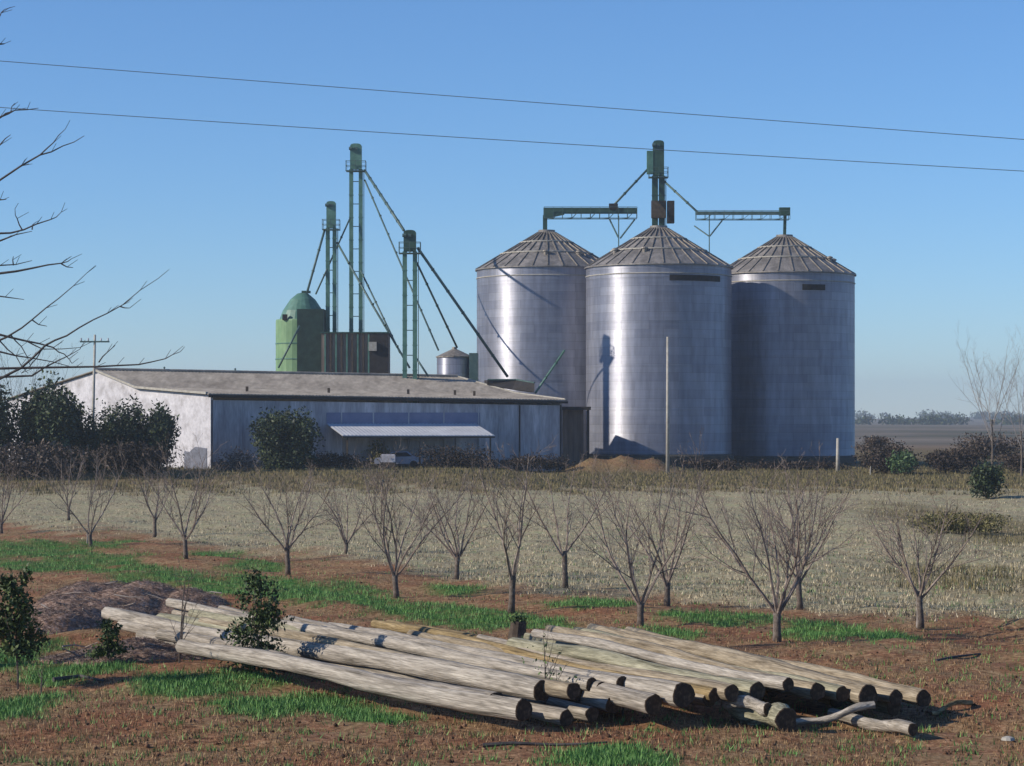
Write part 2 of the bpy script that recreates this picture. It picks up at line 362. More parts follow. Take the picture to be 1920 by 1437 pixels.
tag(tufts('green_grass', x[k], y[k], 6, .13, .02, .12, M['grass'], .7), 'bright green grass patches along the tree rows and by the logs', 'grass', kind='stuff')
x, y = sample(24000, 1000, 1480); f_, g_, o_, _ = zones(x, y); k = (f_ < .5)&(g_ < .5)&(np.sin(x*.8+y*.35)+np.sin(x*1.9-y*.6) >-1.1)
tag(tufts('dry_weeds', x[k], y[k], 6, .09, .015, .10, M['strawd'], .95), 'brown dry weeds scattered over the reddish soil', 'weeds', kind='stuff')
x, y = sample(19000, 868, 930); f_, g_, o_, _ = zones(x, y); k = nrs.rand(len(x)) < o_+.12; x, y = x[k], y[k]
tag(tufts('olive_grass', x, y, 4, .28, .06, .25, M['olive']), 'olive brown grass strip before the warehouse and grain bins', 'grass', kind='stuff')
x, y = sample(9000, 903, 1190); f_, g_, o_, _ = zones(x, y); k = (f_ > .5)&(np.sin(x*.9+y*.21)+np.sin(x*.37-y*.5)+.7*nrs.randn(len(x)) > .9)
tag(tufts('field_weeds', x[k], y[k], 6, .12, .03, .14, M['brushm'], .8), 'dull brown weeds in loose patches over the stubble', 'weeds', kind='stuff')
x, y = sample(9000, 900, 1170); f_, g_, o_, _ = zones(x, y); k = (o_ > .4)&(f_ > .3)
tag(tufts('olive_weeds', x[k], y[k], 6, .30, .03, .18, M['olive']), 'olive green weeds in patches across the stubble field', 'weeds', kind='stuff')
def clods(n):
    x, y = sample(n, 1040, 1490); f_, g_, _, _ = zones(x, y); k = (f_ < .3)&(g_ < .5); x, y = x[k], y[k]; n = len(x)
    r = .010+.035*nrs.rand(n)**4; z = gh(x, y)+r*.3
    o = np.array([[1,0,0],[0,1,0],[-1,0,0],[0,-1,0],[0,0,1],[0,0,-1]], float)
    v = np.stack([x, y, z], -1)[:,None,:]+o[None]*r[:,None,None]*nrs.uniform(.6, 1.4, (n,6,3))
    f = np.array([[0,1,4],[1,2,4],[2,3,4],[3,0,4],[1,0,5],[2,1,5],[3,2,5],[0,3,5]])
    return fastmesh('soil_clods', v.reshape(-1,3), (f[None]+6*np.arange(n)[:,None,None]).reshape(-1,3), M['clod'])
tag(clods(7000), 'loose clods and small stones on the bare soil', 'clods', kind='stuff')

# ------------------------------------------------------------------ grain bins
def silo(px, Y, R, y_eave, y_apex, y_base, label, plate=None, seed=0):
    c = P(px, HOR, Y); g = gz(c.x, c.y)
    ze = CH+(HOR-y_eave)/F*Y; za = CH+(HOR-y_apex)/F*Y; zb = CH+(HOR-y_base)/F*(Y-R)
    t = thing('grain_silo', label, 'silo', (c.x, c.y, 0), 'corrugated steel grain silos')
    prof = []; n = 13; hh = (ze-zb)/n
    for i in range(n):
        z = zb+i*hh
        prof += [(R, z), (R+.006*(1 if (i+seed) % 3 else 2), z+.05), (R+.003, z+.25), (R, z+hh*.5), (R-.002, z+hh*.97)]
    prof.append((R, ze))
    w = MB().lathe((c.x, c.y, 0), prof, 96); o = w.build('wall', M['silo'], t, smooth=True)
    mb = MB().lathe((c.x, c.y, 0), [(R+.25, -.3), (R+.25, zb-.15), (R+.08, zb), (R-.5, zb+.01)], 72); mb.build('plinth', M['plinth'], t)
    # roof cone with radial ribs and rings
    rf = MB(); ns = 30
    prof = [(R+.18, ze-.10), (R+.18, ze), (R*.12, za-.28), (R*.12, za), (.05, za+.06)]
    rf.lathe((c.x, c.y, 0), prof, 60); roof = rf.build('roof', M['sroof'], t)
    rb = MB()
    for k in range(ns):
        a = 2*math.pi*(k+.5)/ns; ca, sa = math.cos(a), math.sin(a)
        rb.beam((c.x+ca*(R+.15), c.y+sa*(R+.15), ze+.04), (c.x+ca*R*.13, c.y+sa*R*.13, za-.24), .09, .12)
    rb.build('rib', M['rib'], roof)
    for fr, th in ((.62, .05), (.34, .05)):
        rr = R*(1-fr); zz = ze+(za-.28-ze)*(R+.18-rr)/(R*.88+.18)
        MB().lathe((c.x, c.y, 0), [(rr+.08, zz+.02), (rr+.08, zz+.14), (rr-.05, zz+.16), (rr-.05, zz+.1)], 48, close=False).build('ring', M['conc'], roof)
    for k, a in enumerate((-2.6, -1.9, -1.15, -.45)):      # roof vents
        rr = R*.72; zz = ze+(za-.28-ze)*(R+.18-rr)/(R*.88+.18)
        q = (c.x+math.cos(a+seed)*rr, c.y+math.sin(a+seed)*rr)
        if seed == 2 or k < 2:
            v = MB(); v.lathe((q[0], q[1], zz), [(.22,-.2),(.22,.25),(.34,.27),(.30,.40),(.05,.5)], 12); v.build('vent', M['rib'], roof)
    # eave rail light line
    MB().lathe((c.x, c.y, 0), [(R+.03, ze-.95), (R+.07, ze-.93), (R+.07, ze-.86), (R+.03, ze-.84)], 96, close=False).build('eave_band', M['conc'], t)
    # side ladder
    ld = MB(); a0 = math.radians(200 if seed != 1 else -40)
    for s_ in (-.2, .2):
        q = (c.x+math.cos(a0+s_/R)*(R+.12), c.y+math.sin(a0+s_/R)*(R+.12))
        ld.beam((q[0], q[1], zb), (q[0], q[1], ze+.4), .05)
    q0 = (c.x+math.cos(a0-.2/R)*(R+.12), c.y+math.sin(a0-.2/R)*(R+.12)); q1 = (c.x+math.cos(a0+.2/R)*(R+.12), c.y+math.sin(a0+.2/R)*(R+.12))
    z = zb+.3
    while z < ze: ld.beam((*q0, z), (*q1, z), .03); z += .35
    if seed != 0: ld.build('ladder', M['conc'], t)
    if plate:
        pl = MB(); x0, x1, y0, y1 = plate; a_ = []
        for i in range(13):
            u = x0+(x1-x0)*i/12
            a_.append(-math.acos(max(-1, min(1, (u-px)*Y/F/R))))
        za_, zb_ = CH+(HOR-y0)/F*(Y-R), CH+(HOR-y1)/F*(Y-R)
        vs = []
        for a in a_:
            for z in (za_, zb_):
                for r in (R+.02, R+.045): vs.append((c.x+math.cos(a)*r, c.y+math.sin(a)*r, z))
        fs = []
        for i in range(12):
            b = i*4; fs += [(b+1,b+3,b+7,b+5),(b,b+4,b+6,b+2),(b,b+1,b+5,b+4),(b+2,b+6,b+7,b+3)]
        pl.add(vs, fs); pl.build('marking', M['dark'], t)
    return t, c, ze, za
SL = silo(1025, 234.5, 7.2, 507, 432, 852, 'grain silo on the left, rising behind the warehouse roof end', None, 1)
SM = silo(1235, 224, 7.15, 503, 424, 853, 'middle grain silo, nearest of three, with elevator head above its peak', (1246, 1342, 515, 526), 0)
SR = silo(1471, 234, 7.15, 517, 441, 856, 'grain silo on the right, almost wholly in shade, under conveyor end', (1488, 1531, 533, 544), 2)

# ------------------------------------------------------------------ elevator towers
def leg_tower(px, Y, y_top, y_head, wpx, label, headm, seed, y_bot=None, legm=None, cw=.2):
    legm = legm or M['green']
    c = P(px, HOR, Y); Z = lambda y: CH+(HOR-y)/F*Y; w = wpx/F*Y
    t = thing('grain_elevator', label, 'elevator', (c.x, c.y, 0), 'green bucket elevator towers')
    zt, zh = Z(y_top), Z(y_head)
    for s_ in (-1, 1):
        b = MB(); x = c.x+s_*(w/2-cw)
        b.box((x-cw, c.y-.22, 0), (x+cw, c.y+.22, zh))
        z = 2.2
        while z < zh-.5: b.box((x-cw-.03, c.y-.26, z), (x+cw+.03, c.y+.26, z+.09)); z += 2.35
        b.build('casing', legm, t)
    br = MB(); z = 6
    while z < zh-1.2:
        br.beam((c.x-w/2+.3, c.y, z), (c.x+w/2-.3, c.y, z), .08, .08); z += 2.35
    # ladder behind the casings
    br.beam((c.x+w/2+.12, c.y+.3, 2), (c.x+w/2+.12, c.y+.3, zh), .05); br.beam((c.x+w/2+.12, c.y-.1, 2), (c.x+w/2+.12, c.y-.1, zh), .05)
    z = 2.2
    while z < zh: br.beam((c.x+w/2+.12, c.y+.3, z), (c.x+w/2+.12, c.y-.1, z), .03); z += .4
    br.build('ladder', M['pipe'], t)
    h = MB(); hw = w*.43; top = zt-zh
    pf = [(-hw, zh), (-hw, zt-.4*hw), (-hw*.8, zt-.12*hw), (-hw*.35, zt), (hw*.35, zt), (hw*.8, zt-.12*hw), (hw, zt-.4*hw), (hw, zh)]
    n = len(pf)
    vs = [(c.x+a, c.y-.36, z) for a, z in pf]+[(c.x+a, c.y+.36, z) for a, z in pf]
    h.add(vs, [tuple(range(n)), tuple(range(2*n-1, n-1, -1))]+[(i, i+n, (i+1)%n+n, (i+1)%n) for i in range(n)])
    hd = h.build('head', headm, t)
    mo = MB(); mo.tube([(c.x-hw-.1, c.y-.5, zt-hw*.9), (c.x-hw+.25, c.y-.5, zt-hw*.9)], .17, 10); mo.build('motor', M['pipe'], hd)
    mo = MB(); mo.cbox((c.x, c.y-.42, zt-hw*.9), .3, .12, .3); mo.build('gearbox', M['pipe'], hd)
    pf = MB(); zp = zh-.15
    pf.box((c.x-w/2-.35, c.y-.7, zp-.07), (c.x+w/2+.35, c.y-.27, zp)); pf.box((c.x-w/2-.35, c.y+.27, zp-.07), (c.x+w/2+.35, c.y+.7, zp))
    for sx in (-1, 0, 1):
        for sy in (-1, 1): pf.beam((c.x+sx*(w/2+.32), c.y+sy*.68, zp), (c.x+sx*(w/2+.32), c.y+sy*.68, zp+1.0), .05)
    for zz in (.5, 1.0):
        for sy in (-1, 1): pf.beam((c.x-w/2-.32, c.y+sy*.68, zp+zz), (c.x+w/2+.32, c.y+sy*.68, zp+zz), .045)
        for sx in (-1, 1): pf.beam((c.x+sx*(w/2+.32), c.y-.68, zp+zz), (c.x+sx*(w/2+.32), c.y+.68, zp+zz), .045)
    pf.build('platform', M['pipe'], t)
    return t, c
T1, _ = leg_tower(621, 236, 378, 428, 20, 'shortest green elevator tower on the left, rounded pale green head', M['green'], 1)
T2, _ = leg_tower(667.5, 238, 270, 318, 25, 'tallest green elevator tower left of the bins, above the warehouse ridge', M['green'], 2)
T3, _ = leg_tower(768.5, 214.3, 432, 472, 27, 'green elevator tower with dark head nearest the small hopper bin', M['dgreen'], 3)
T4, c4 = leg_tower(1234.5, 238.5, 264, 330, 24, 'dark elevator tower rising behind the middle silo peak', M['dgreen'], 4, legm=M['dgreen'], cw=.31)
# platform cage low on the silo elevator and side drive housing
b = MB(); q = P(1219, 300, 238.5); b.box((q.x-.35, q.y-.4, q.z-1.5), (q.x+.3, q.y+.3, q.z+.9)); b.build('drive_housing', M['green'], T4)
b = MB(); q = P(1234, 392, 238.5); b.box((q.x-.75, q.y-.75, q.z-1.0), (q.x+.75, q.y-.32, q.z+.8)); b.build('cabinet', M['darkwood'], T4)
b = MB(); q = P(1256, 396, 238.5); b.box((q.x-.3, q.y-.9, q.z-1.3), (q.x+.42, q.y+.3, q.z+1.0)); b.build('lift_box', M['dark'], T4)

def spout(pts, label, r=.13, m='pipe', collar=True):
    t = thing('grain_spout', label, 'spout', pts[0], 'sloping grain spouts')
    MB().tube(pts, r, 8).build('pipe', M[m], t, smooth=True)
    if collar:
        b = MB(); a, z = Vector(pts[0]), Vector(pts[-1]); d = (z-a).normalized(); L = (z-a).length; n = int(L/3)
        for i in range(1, n+1):
            p = a+d*(L*i/(n+1)); MB().tube([p-d*.05, p+d*.05], r+.045, 8).build('flange', M['dgreen'], t)
    return t
Y1, Y2, Y3, Y4 = 236, 238, 214.3, 238.5
spout([P(684,320,Y2), P(757,432,Y3+6)], 'steep spout from the tallest tower down to the dark headed tower', .14)
spout([P(684,338,Y2), P(752,497,229), P(822,657,221.5)], 'long thin spout from tallest tower passing behind dark headed tower', .09)
spout([P(783,465,Y3), P(952,707,217)], 'longest spout, from dark headed tower to the warehouse roof end', .14)
spout([P(781,492,Y3), P(857,652,221)], 'spout from dark headed tower to the small hopper bin', .10)
spout([P(609,430,Y1-.3), P(576,548,Y1-2)], 'short spout from the shortest tower onto the green dryer top', .12)
spout([P(656,410,Y2-.4), P(592,552,Y2-3)], 'spout from tallest tower crossing behind shortest tower to dryer', .09)
spout([P(632,455,Y1), P(700,575,233), P(768,690,229)], 'spout from shortest tower down rightwards behind the warehouse ridge', .11)
spout([P(675,505,Y2), P(750,662,231)], 'inner spout from mid height of tallest tower to the right', .09)
spout([P(562,611,231), P(522,690,230)], 'short inclined spout in front of the green dryer wall', .10)
spout([P(778,668,Y3), P(803,706,Y3-.5)], 'stub spout low on the right of the dark headed tower', .10)
spout([P(1098,600,231.8), P(1004,737,222)], 'green spout slanting in front of the left silo to the warehouse', .11, 'green')
spout([P(1214,318,Y4), P(1150,386,235)], 'short spout from silo elevator to the left overhead conveyor', .12)
spout([P(1243,338,Y4), P(1312,402,235)], 'short spout from silo elevator to the right overhead conveyor', .12)

# ------------------------------------------------------------------ overhead conveyors
def conveyor(xa, xb, ytop, ybot, Y, label, m, box_end, extra):
    t = thing('overhead_conveyor', label, 'conveyor', P(xa, 400, Y), 'overhead conveyors on the silos')
    b = MB(); p, q = P(xa, ytop, Y), P(xb, ybot, Y)
    b.box((p.x, Y-.28, q.z), (q.x, Y+.28, p.z)); b.build('trough', M[m], t)
    r = MB(); n = int((q.x-p.x)/.95); zb = q.z-.5; zr = p.z+.0
    for y_ in (Y-.6, Y+.6):
        r.beam((p.x, y_, zb), (q.x, y_, zb), .07); r.beam((p.x, y_, zr+.1), (q.x, y_, zr+.1), .05)
        for i in range(n+1):
            x = p.x+(q.x-p.x)*i/n; r.beam((x, y_, zb), (x, y_, zr+.1), .05)
            if i < n: x2 = p.x+(q.x-p.x)*(i+1)/n; r.beam((x, y_, zb), (x2, y_, zr if i % 2 else zb+.05), .04)
    r.build('walkway', M['pipe'], t)
    for nm, pts, w, mm in extra:
        e = MB(); 
        for a, c_ in pts: e.beam(a, c_, w)
        e.build(nm, M[mm], t)
    return t
Yc = 234.5
za_l = SL[3]; za_r = SR[3]
pl = lambda x, y: P(x, y, Yc)
t = conveyor(1020, 1194, 391, 401, Yc, 'dark green conveyor bridge over the left silo peak', 'dgreen', None,
    [('outlet', [(pl(1022,404), (pl(1022,404).x, Yc, za_l-.2))], .45, 'dgreen'),
     ('support', [(pl(1160,406), P(1160,470,231)), (pl(1190,412), P(1163,447,232.3)), (pl(1143,412), P(1159,445,232.5))], .12, 'pipe')])
b = MB(); p = P(1019, 391, Yc); q = P(1058, 411, Yc); b.add([(p.x,Yc-.32,p.z+.03),(q.x,Yc-.32,p.z+.03),(q.x,Yc-.32,q.z+.45),(p.x,Yc-.32,q.z),(p.x,Yc+.32,p.z+.03),(q.x,Yc+.32,p.z+.03),(q.x,Yc+.32,q.z+.45),(p.x,Yc+.32,q.z)],
    [(3,2,1,0),(4,5,6,7),(0,1,5,4),(1,2,6,5),(2,3,7,6),(3,0,4,7)]); b.build('end_box', M['dgreen'], t)
b = MB(); p = P(1150, 388, Yc); b.cbox((p.x, Yc-.1, p.z), .9, .7, .6); b.build('drive_box', M['dark'], t)
t = conveyor(1305, 1480, 398, 403, Yc, 'grey conveyor bridge ending over the right silo peak', 'pipe', None,
    [('outlet', [(pl(1472,404), (pl(1471,404).x, Yc, za_r-.2))], .3, 'dgreen'),
     ('support', [(pl(1330,404), P(1330,485,230.5)), (pl(1302,424), P(1329,443,233)), (pl(1354,414), P(1331,443,233))], .11, 'pipe')])
b = MB(); p = P(1471, 397, Yc); b.cbox((p.x, Yc, p.z), 1.1, .7, .8); b.build('end_box', M['dgreen'], t)

# ------------------------------------------------------------------ green dryer, housing, small bin
q = P(564, HOR, 236); t = thing('grain_dryer', 'pale green rounded grain dryer tower behind the warehouse', 'dryer', (q.x, q.y, 0))
Zp = lambda y, Y: CH+(HOR-y)/F*Y
R_ = 47/F*236
b = MB(); b.lathe((q.x, q.y, 0), [(R_,0),(R_,Zp(603,236)),(R_*.98,Zp(600,236))], 24); b.build('body', M['lgreen'], t, smooth=False)
b = MB(); b.lathe((q.x+.2, q.y, 0), [(R_*.95,Zp(602,236)),(R_*.80,Zp(583,236)),(R_*.50,Zp(562,236)),(R_*.22,Zp(551,236)),(.12,Zp(549,236))], 24); b.build('dome', M['green'], t)
b = MB(); 
for k in range(5):
    zz = 6+k*1.6; b.lathe((q.x, q.y, 0), [(R_+.01,zz),(R_+.06,zz+.02),(R_+.06,zz+.1),(R_+.01,zz+.12)], 24, close=False)
b.build('hoop', M['green'], t)
b = MB(); b.cbox((q.x-R_*.55, q.y-R_*.86, Zp(597,236)), .5, .3, .6); b.build('hatch', M['dark'], t)
b = MB(); b.box((q.x-.05*R_, q.y-R_*1.08, 0), (q.x+R_*1.0, q.y-.1, Zp(582,236))); b.build('shade_box', M['shade_box'], t)  # dark box in place of the dryer's shaded right half
b = MB(); b.cbox((P(574,548,236).x, q.y, Zp(548,236)), .9, .6, .25); b.build('cap', M['dgreen'], t)
q = P(668, HOR, 233); t = thing('machine_house', 'brown and dark sheet metal machine house between green towers', 'machine house', (q.x, q.y, 0))
x0, x1 = P(607,0,233).x, P(730,0,233).x; zt = Zp(627, 233)
b = MB(); b.box((x0, 230.2, 0), (x1, 234.6, zt)); b.build('wall', M['brownsheet'], t)
b = MB(); b.box((x0-.15, 230.0, zt), (x1+.15, 234.8, zt+.12)); b.build('roof', M['dgreen'], t)
b = MB(); b.box((P(696,0,233).x, 230.05, 0), (x1+.04, 230.19, zt-.05)); b.build('door', M['dark'], t)
for k in range(9):
    xx = x0+.3+k*.55; b = MB(); b.box((xx, 230.06, 0), (xx+.16, 230.19, zt-.1)); b.build('slat', M['darkwood' if k % 2 else 'green'], t)
b = MB(); b.cbox((P(700,660,231).x, 229.9, Zp(650,230)), .8, .35, .9); b.build('panel', M['conc'], t)
q = P(852, HOR, 222); t = thing('hopper_bin', 'small steel hopper bin with cone top by the warehouse ridge', 'bin', (q.x, q.y, 0))
Rb = 33/F*222
b = MB(); b.lathe((q.x, q.y, 0), [(Rb,0),(Rb,Zp(670,222))], 32); b.build('wall', M['silo'], t, smooth=True)
b = MB(); b.lathe((q.x, q.y, 0), [(Rb+.1,Zp(671,222)),(Rb+.1,Zp(669,222)),(.25,Zp(655,222)),(.2,Zp(651,222))], 20); b.build('roof', M['rib'], t)
b = MB(); x0 = P(880,0,221).x; b.box((x0, 219.6, 0), (x0+.85, 223.5, Zp(663,221))); b.build('side_box', M['pipe'], t)

# ------------------------------------------------------------------ warehouse
FLx, FRx = P(395, 0, 192), P(1054, 0, 205)
A0 = Vector((FLx.x, 192, 0)); A1 = Vector((FRx.x, 205, 0))             # front wall foot
def line3(pl_, pr_): return pl_, pr_
eL, eR = P(395,738,192), P(1054,750,205)
kL, kR = P(262,727,199.5), P(961,738,212.5)
rL, rR = P(184,694,204), P(852,707,217)
bw = (rL-eL); bk = Vector((rL.x+(rL.x-eL.x)*.9, rL.y+(rL.y-eL.y)*.9, eL.z-.3)); bkR = Vector((rR.x+(rR.x-eR.x)*.9, rR.y+(rR.y-eR.y)*.9, eR.z-.3))
t = WH = thing('warehouse', 'long low warehouse with grey roof, white gable end and blue grey front', 'warehouse', (A0.x, A0.y, 0))
u = (A1-A0).normalized(); nrm = Vector((u.y, -u.x, 0))
th = .25
b = MB(); zl, zr = eL.z-.55, eR.z-.5
b.add([A0, A1, Vector((A1.x,A1.y,zr)), Vector((A0.x,A0.y,zl)), A0-nrm*th, A1-nrm*th, Vector((A1.x,A1.y,zr))-nrm*th, Vector((A0.x,A0.y,zl))-nrm*th],
      [(0,1,2,3),(7,6,5,4),(0,3,7,4),(1,5,6,2),(3,2,6,7)])
b.build('front_wall', M['sheet'], t)
# gable wall, left end (white), follows the roof profile
def gable(e, k, r, bb, nm, m, off):
    g0 = Vector((e.x, e.y, 0)); g1 = Vector((bb.x, bb.y, 0)); d = Vector((off[0], off[1], 0))
    lo = Vector((0,0,-.16))
    vs = [g0, e+lo, k+lo, r+lo, bb+lo, g1]; vs = vs+[v+d*.2 for v in vs]
    MB().add(vs, [(0,1,2,3,4,5),(11,10,9,8,7,6),(0,6,7,1),(1,7,8,2),(2,8,9,3),(3,9,10,4),(4,10,11,5)]).build(nm, m, t)
gable(eL, kL, rL, bk, 'gable_wall', M['white'], (-u.x*-1, u.y, 0)[:2])
gable(eR, kR, rR, bkR, 'gable_wall', M['sheet'], (-u.x, -u.y))
# roof slopes with overhang
ov = u*.35; fo = (eL-kL).normalized()*.45; dn = Vector((0,0,0))
def slope(a, b_, c_, d_, nm, m, th=.12):   # a,b lower edge left->right ; c,d upper edge right->left
    return MB().slab([a, b_, c_, d_], th).build(nm, m, t)
roofs = []
lowL, lowR = eL-ov+fo*.6, eR+ov+fo*.6
def corr(aL, aR, bL, bR, nm, n=110):
    """corrugated roof sheet between lower edge aL-aR and upper edge bL-bR"""
    vs = []; fs = []
    for i in range(n*2+1):
        f = i/(n*2); dz = .035 if i % 2 else -.02
        p = aL.lerp(aR, f); q_ = bL.lerp(bR, f)
        vs += [(p.x,p.y,p.z+dz),(q_.x,q_.y,q_.z+dz),(p.x,p.y,p.z-.09),(q_.x,q_.y,q_.z-.09)]
    for i in range(n*2):
        a = i*4; fs += [(a,a+4,a+5,a+1),(a+2,a+3,a+7,a+6),(a,a+2,a+6,a+4),(a+1,a+5,a+7,a+3)]
    e = n*8; fs += [(0,1,3,2),(e,e+2,e+3,e+1)]
    return MB().add(vs, fs).build(nm, M['cement'], t)
roofF = corr(lowL, lowR, kL-ov, kR+ov, 'roof'); roofU = corr(kL-ov, kR+ov, rL-ov, rR+ov, 'roof'); corr(bk-ov, bkR+ov, rL-ov, rR+ov, 'roof')
b = MB(); b.tube([rL-ov+Vector((0,0,.05)), rR+ov+Vector((0,0,.05))], .16, 8); b.build('ridge_cap', M['cement'], t)
b = MB(); b.beam(lowL+Vector((0,0,-.22)), lowR+Vector((0,0,-.22)), .12, .2); b.build('eave_shadow', M['dark'], t)  # dark strip painting the shadow line under the eave
b = MB(); b.beam(kL-ov+Vector((0,0,.03)), eL-ov+Vector((0,0,.03)), .22, .2); b.beam(rL-ov+Vector((0,0,.03)), kL-ov+Vector((0,0,.03)), .22, .2); b.build('verge', M['conc'], t)
b = MB(); b.beam(kR+ov+Vector((0,0,.03)), eR+ov+Vector((0,0,.03)), .22, .18); b.beam(rR+ov+Vector((0,0,.03)), kR+ov+Vector((0,0,.03)), .22, .18); b.build('verge', M['conc'], t)
def wallpt(px, off=0.0):      # point on the front wall under picture column px
    k = (px-960)/F; s_ = (k*A0.y-A0.x)/(u.x-k*u.y); return A0+u*s_+nrm*off
def wallz(py, p): return CH+(HOR-py)/F*p.y
# blue painted band, seams and door on the front wall
p, q = wallpt(612, .03), wallpt(900, .03)
b = MB(); b.add([(p.x,p.y,wallz(797,p)),(q.x,q.y,wallz(797,q)),(q.x,q.y,wallz(774,q)),(p.x,p.y,wallz(774,p)),
   *(Vector((v.x,v.y,z))-nrm*.027 for v,z in ((p,wallz(797,p)),(q,wallz(797,q)),(q,wallz(774,q)),(p,wallz(774,p))))],[(0,1,2,3),(7,6,5,4),(0,4,5,1),(2,6,7,3),(1,5,6,2),(0,3,7,4)]); b.build('blue_band', M['blue'], t)
for px_ in (452, 508, 640, 700, 766, 832, 897, 936, 974, 1012, 1051):
    p = wallpt(px_, .04); MB().beam((p.x,p.y,.2),(p.x,p.y,wallz(760,p)), .12, .06).build('wall_post', M['dark'] if px_ in (974,1051) else M['sheet'], t)
p, q = wallpt(398,.02), wallpt(1052,.02)
MB().add([(p.x,p.y,.2),(q.x,q.y,.2),(q.x,q.y,1.1),(p.x,p.y,1.1),*(Vector((v.x,v.y,z))-nrm*.018 for v,z in ((p,.2),(q,.2),(q,1.1),(p,1.1)))],[(0,1,2,3),(7,6,5,4),(0,4,5,1),(2,6,7,3),(1,5,6,2),(0,3,7,4)]).build('wall_base', M['brownsheet'], t)
# small roof vents
def onroof(aL, aR, px, f):
    pass
for px_, f in ((463,.5),(616,.5),(765,.5),(853,.5),(890,.4)):
    k = (px_-960)/F; best = min((abs((lambda v: v.x/v.y-k)(eL.lerp(eR, s_/400).lerp(kL.lerp(kR, s_/400), f)*1.0)), s_) for s_ in range(401))[1]/400
    v = eL.lerp(eR, best).lerp(kL.lerp(kR, best), f)
    MB().cbox((v.x, v.y, v.z+.2), .22, .22, .5).build('roof_vent', M['darkwood'], roofF)
for px_ in (308, 441):
    k = (px_-960)/F; s_ = (k*rL.y-rL.x)/((rR-rL).x-k*(rR-rL).y); v = rL+(rR-rL)*s_
    MB().lathe((v.x, v.y, v.z), [(.06,0),(.06,.28),(.13,.3),(.02,.42)], 8).build('finial', M['pipe'], roofU)
# dark hopper on the right end of the roof
t2 = thing('roof_hopper', 'dark flat intake hopper sitting on the warehouse roof end', 'hopper', P(957, 735, 213.5))
p0, p1, p2, p3 = P(914,714,214), P(972,713,214), P(1001,720,211), P(1001,735,211)
b = MB(); vs = [P(914,713,214.5), P(968,713,214.5), P(1002,719,211), P(1002,736,211), P(960,730,213), P(914,722,214.5)]
vs = vs+[v+Vector((-.3,1.3,0)) for v in vs]
b.add(vs, [(0,5,4,3,2,1),(6,7,8,9,10,11)]+[(i,(i+1)%6,(i+1)%6+6,i+6) for i in range(6)]); b.build('bin_body', M['dark'], t2)
b = MB(); b.beam(vs[0]+Vector((0,-.05,.05)), vs[1]+Vector((0,-.05,.05)), .12); b.beam(vs[1]+Vector((0,-.05,.05)), vs[2]+Vector((0,-.05,.05)), .12); b.build('rim', M['pipe'], t2)
# lean-to awning in front
pb0, pb1 = wallpt(612), wallpt(893); t3 = thing('awning', 'white sheet awning on posts along the warehouse front', 'awning', (pb0.x, pb0.y, 0))
B0, B1 = Vector((pb0.x,pb0.y,wallz(795,pb0)))+nrm*.06, Vector((pb1.x,pb1.y,wallz(795,pb1)))+nrm*.06
q0 = A0+u*((pb0-A0).length-.0)+nrm*4.2; q1 = A0+u*((pb1-A0).length+.0)+nrm*4.2
C0, C1 = Vector((q0.x,q0.y,CH+(HOR-817)/F*q0.y)), Vector((q1.x,q1.y,CH+(HOR-817)/F*q1.y))
n = 40; vs = []; fs = []
for i in range(n*2+1):
    f = i/(2*n); dz = .03 if i % 2 else 0; p = C0.lerp(C1, f); q_ = B0.lerp(B1, f)
    vs += [(p.x,p.y,p.z+dz),(q_.x,q_.y,q_.z+dz),(p.x,p.y,p.z-.06),(q_.x,q_.y,q_.z-.06)]
for i in range(n*2):
    a = i*4; fs += [(a,a+4,a+5,a+1),(a+2,a+3,a+7,a+6),(a,a+2,a+6,a+4),(a+1,a+5,a+7,a+3)]
MB().add(vs, fs).build('roof_sheet', M['awning'], t3)
MB().beam(C0+Vector((0,0,-.14)), C1+Vector((0,0,-.14)), .1, .14).build('beam', M['darkwood'], t3)
for i in range(5):
    p = C0.lerp(C1, .03+.235*i); MB().beam((p.x,p.y,gz(p.x,p.y)-.1),(p.x,p.y,p.z-.2), .14).build('post', M['darkwood'], t3)
# annex at the right end
a0 = P(1056, 0, 206.5); a1 = P(1104, 0, 207.5); t4 = thing('side_shed', 'small brown shed between warehouse end and middle silo', 'shed', (a0.x, a0.y, 0))
MB().box((a0.x, 207, 0), (a1.x-.5, 209.5, Zp(769,207))).build('wall', M['brownsheet'], t4)
MB().box((a0.x-.4, 206.2, Zp(769,207)), (a1.x+.15, 210, Zp(763,207))).build('roof', M['dark'], t4)
MB().beam((a1.x-.1, 206.5, 0), (a1.x-.1, 206.5, Zp(769,207)), .22).build('post', M['dark'], t4)

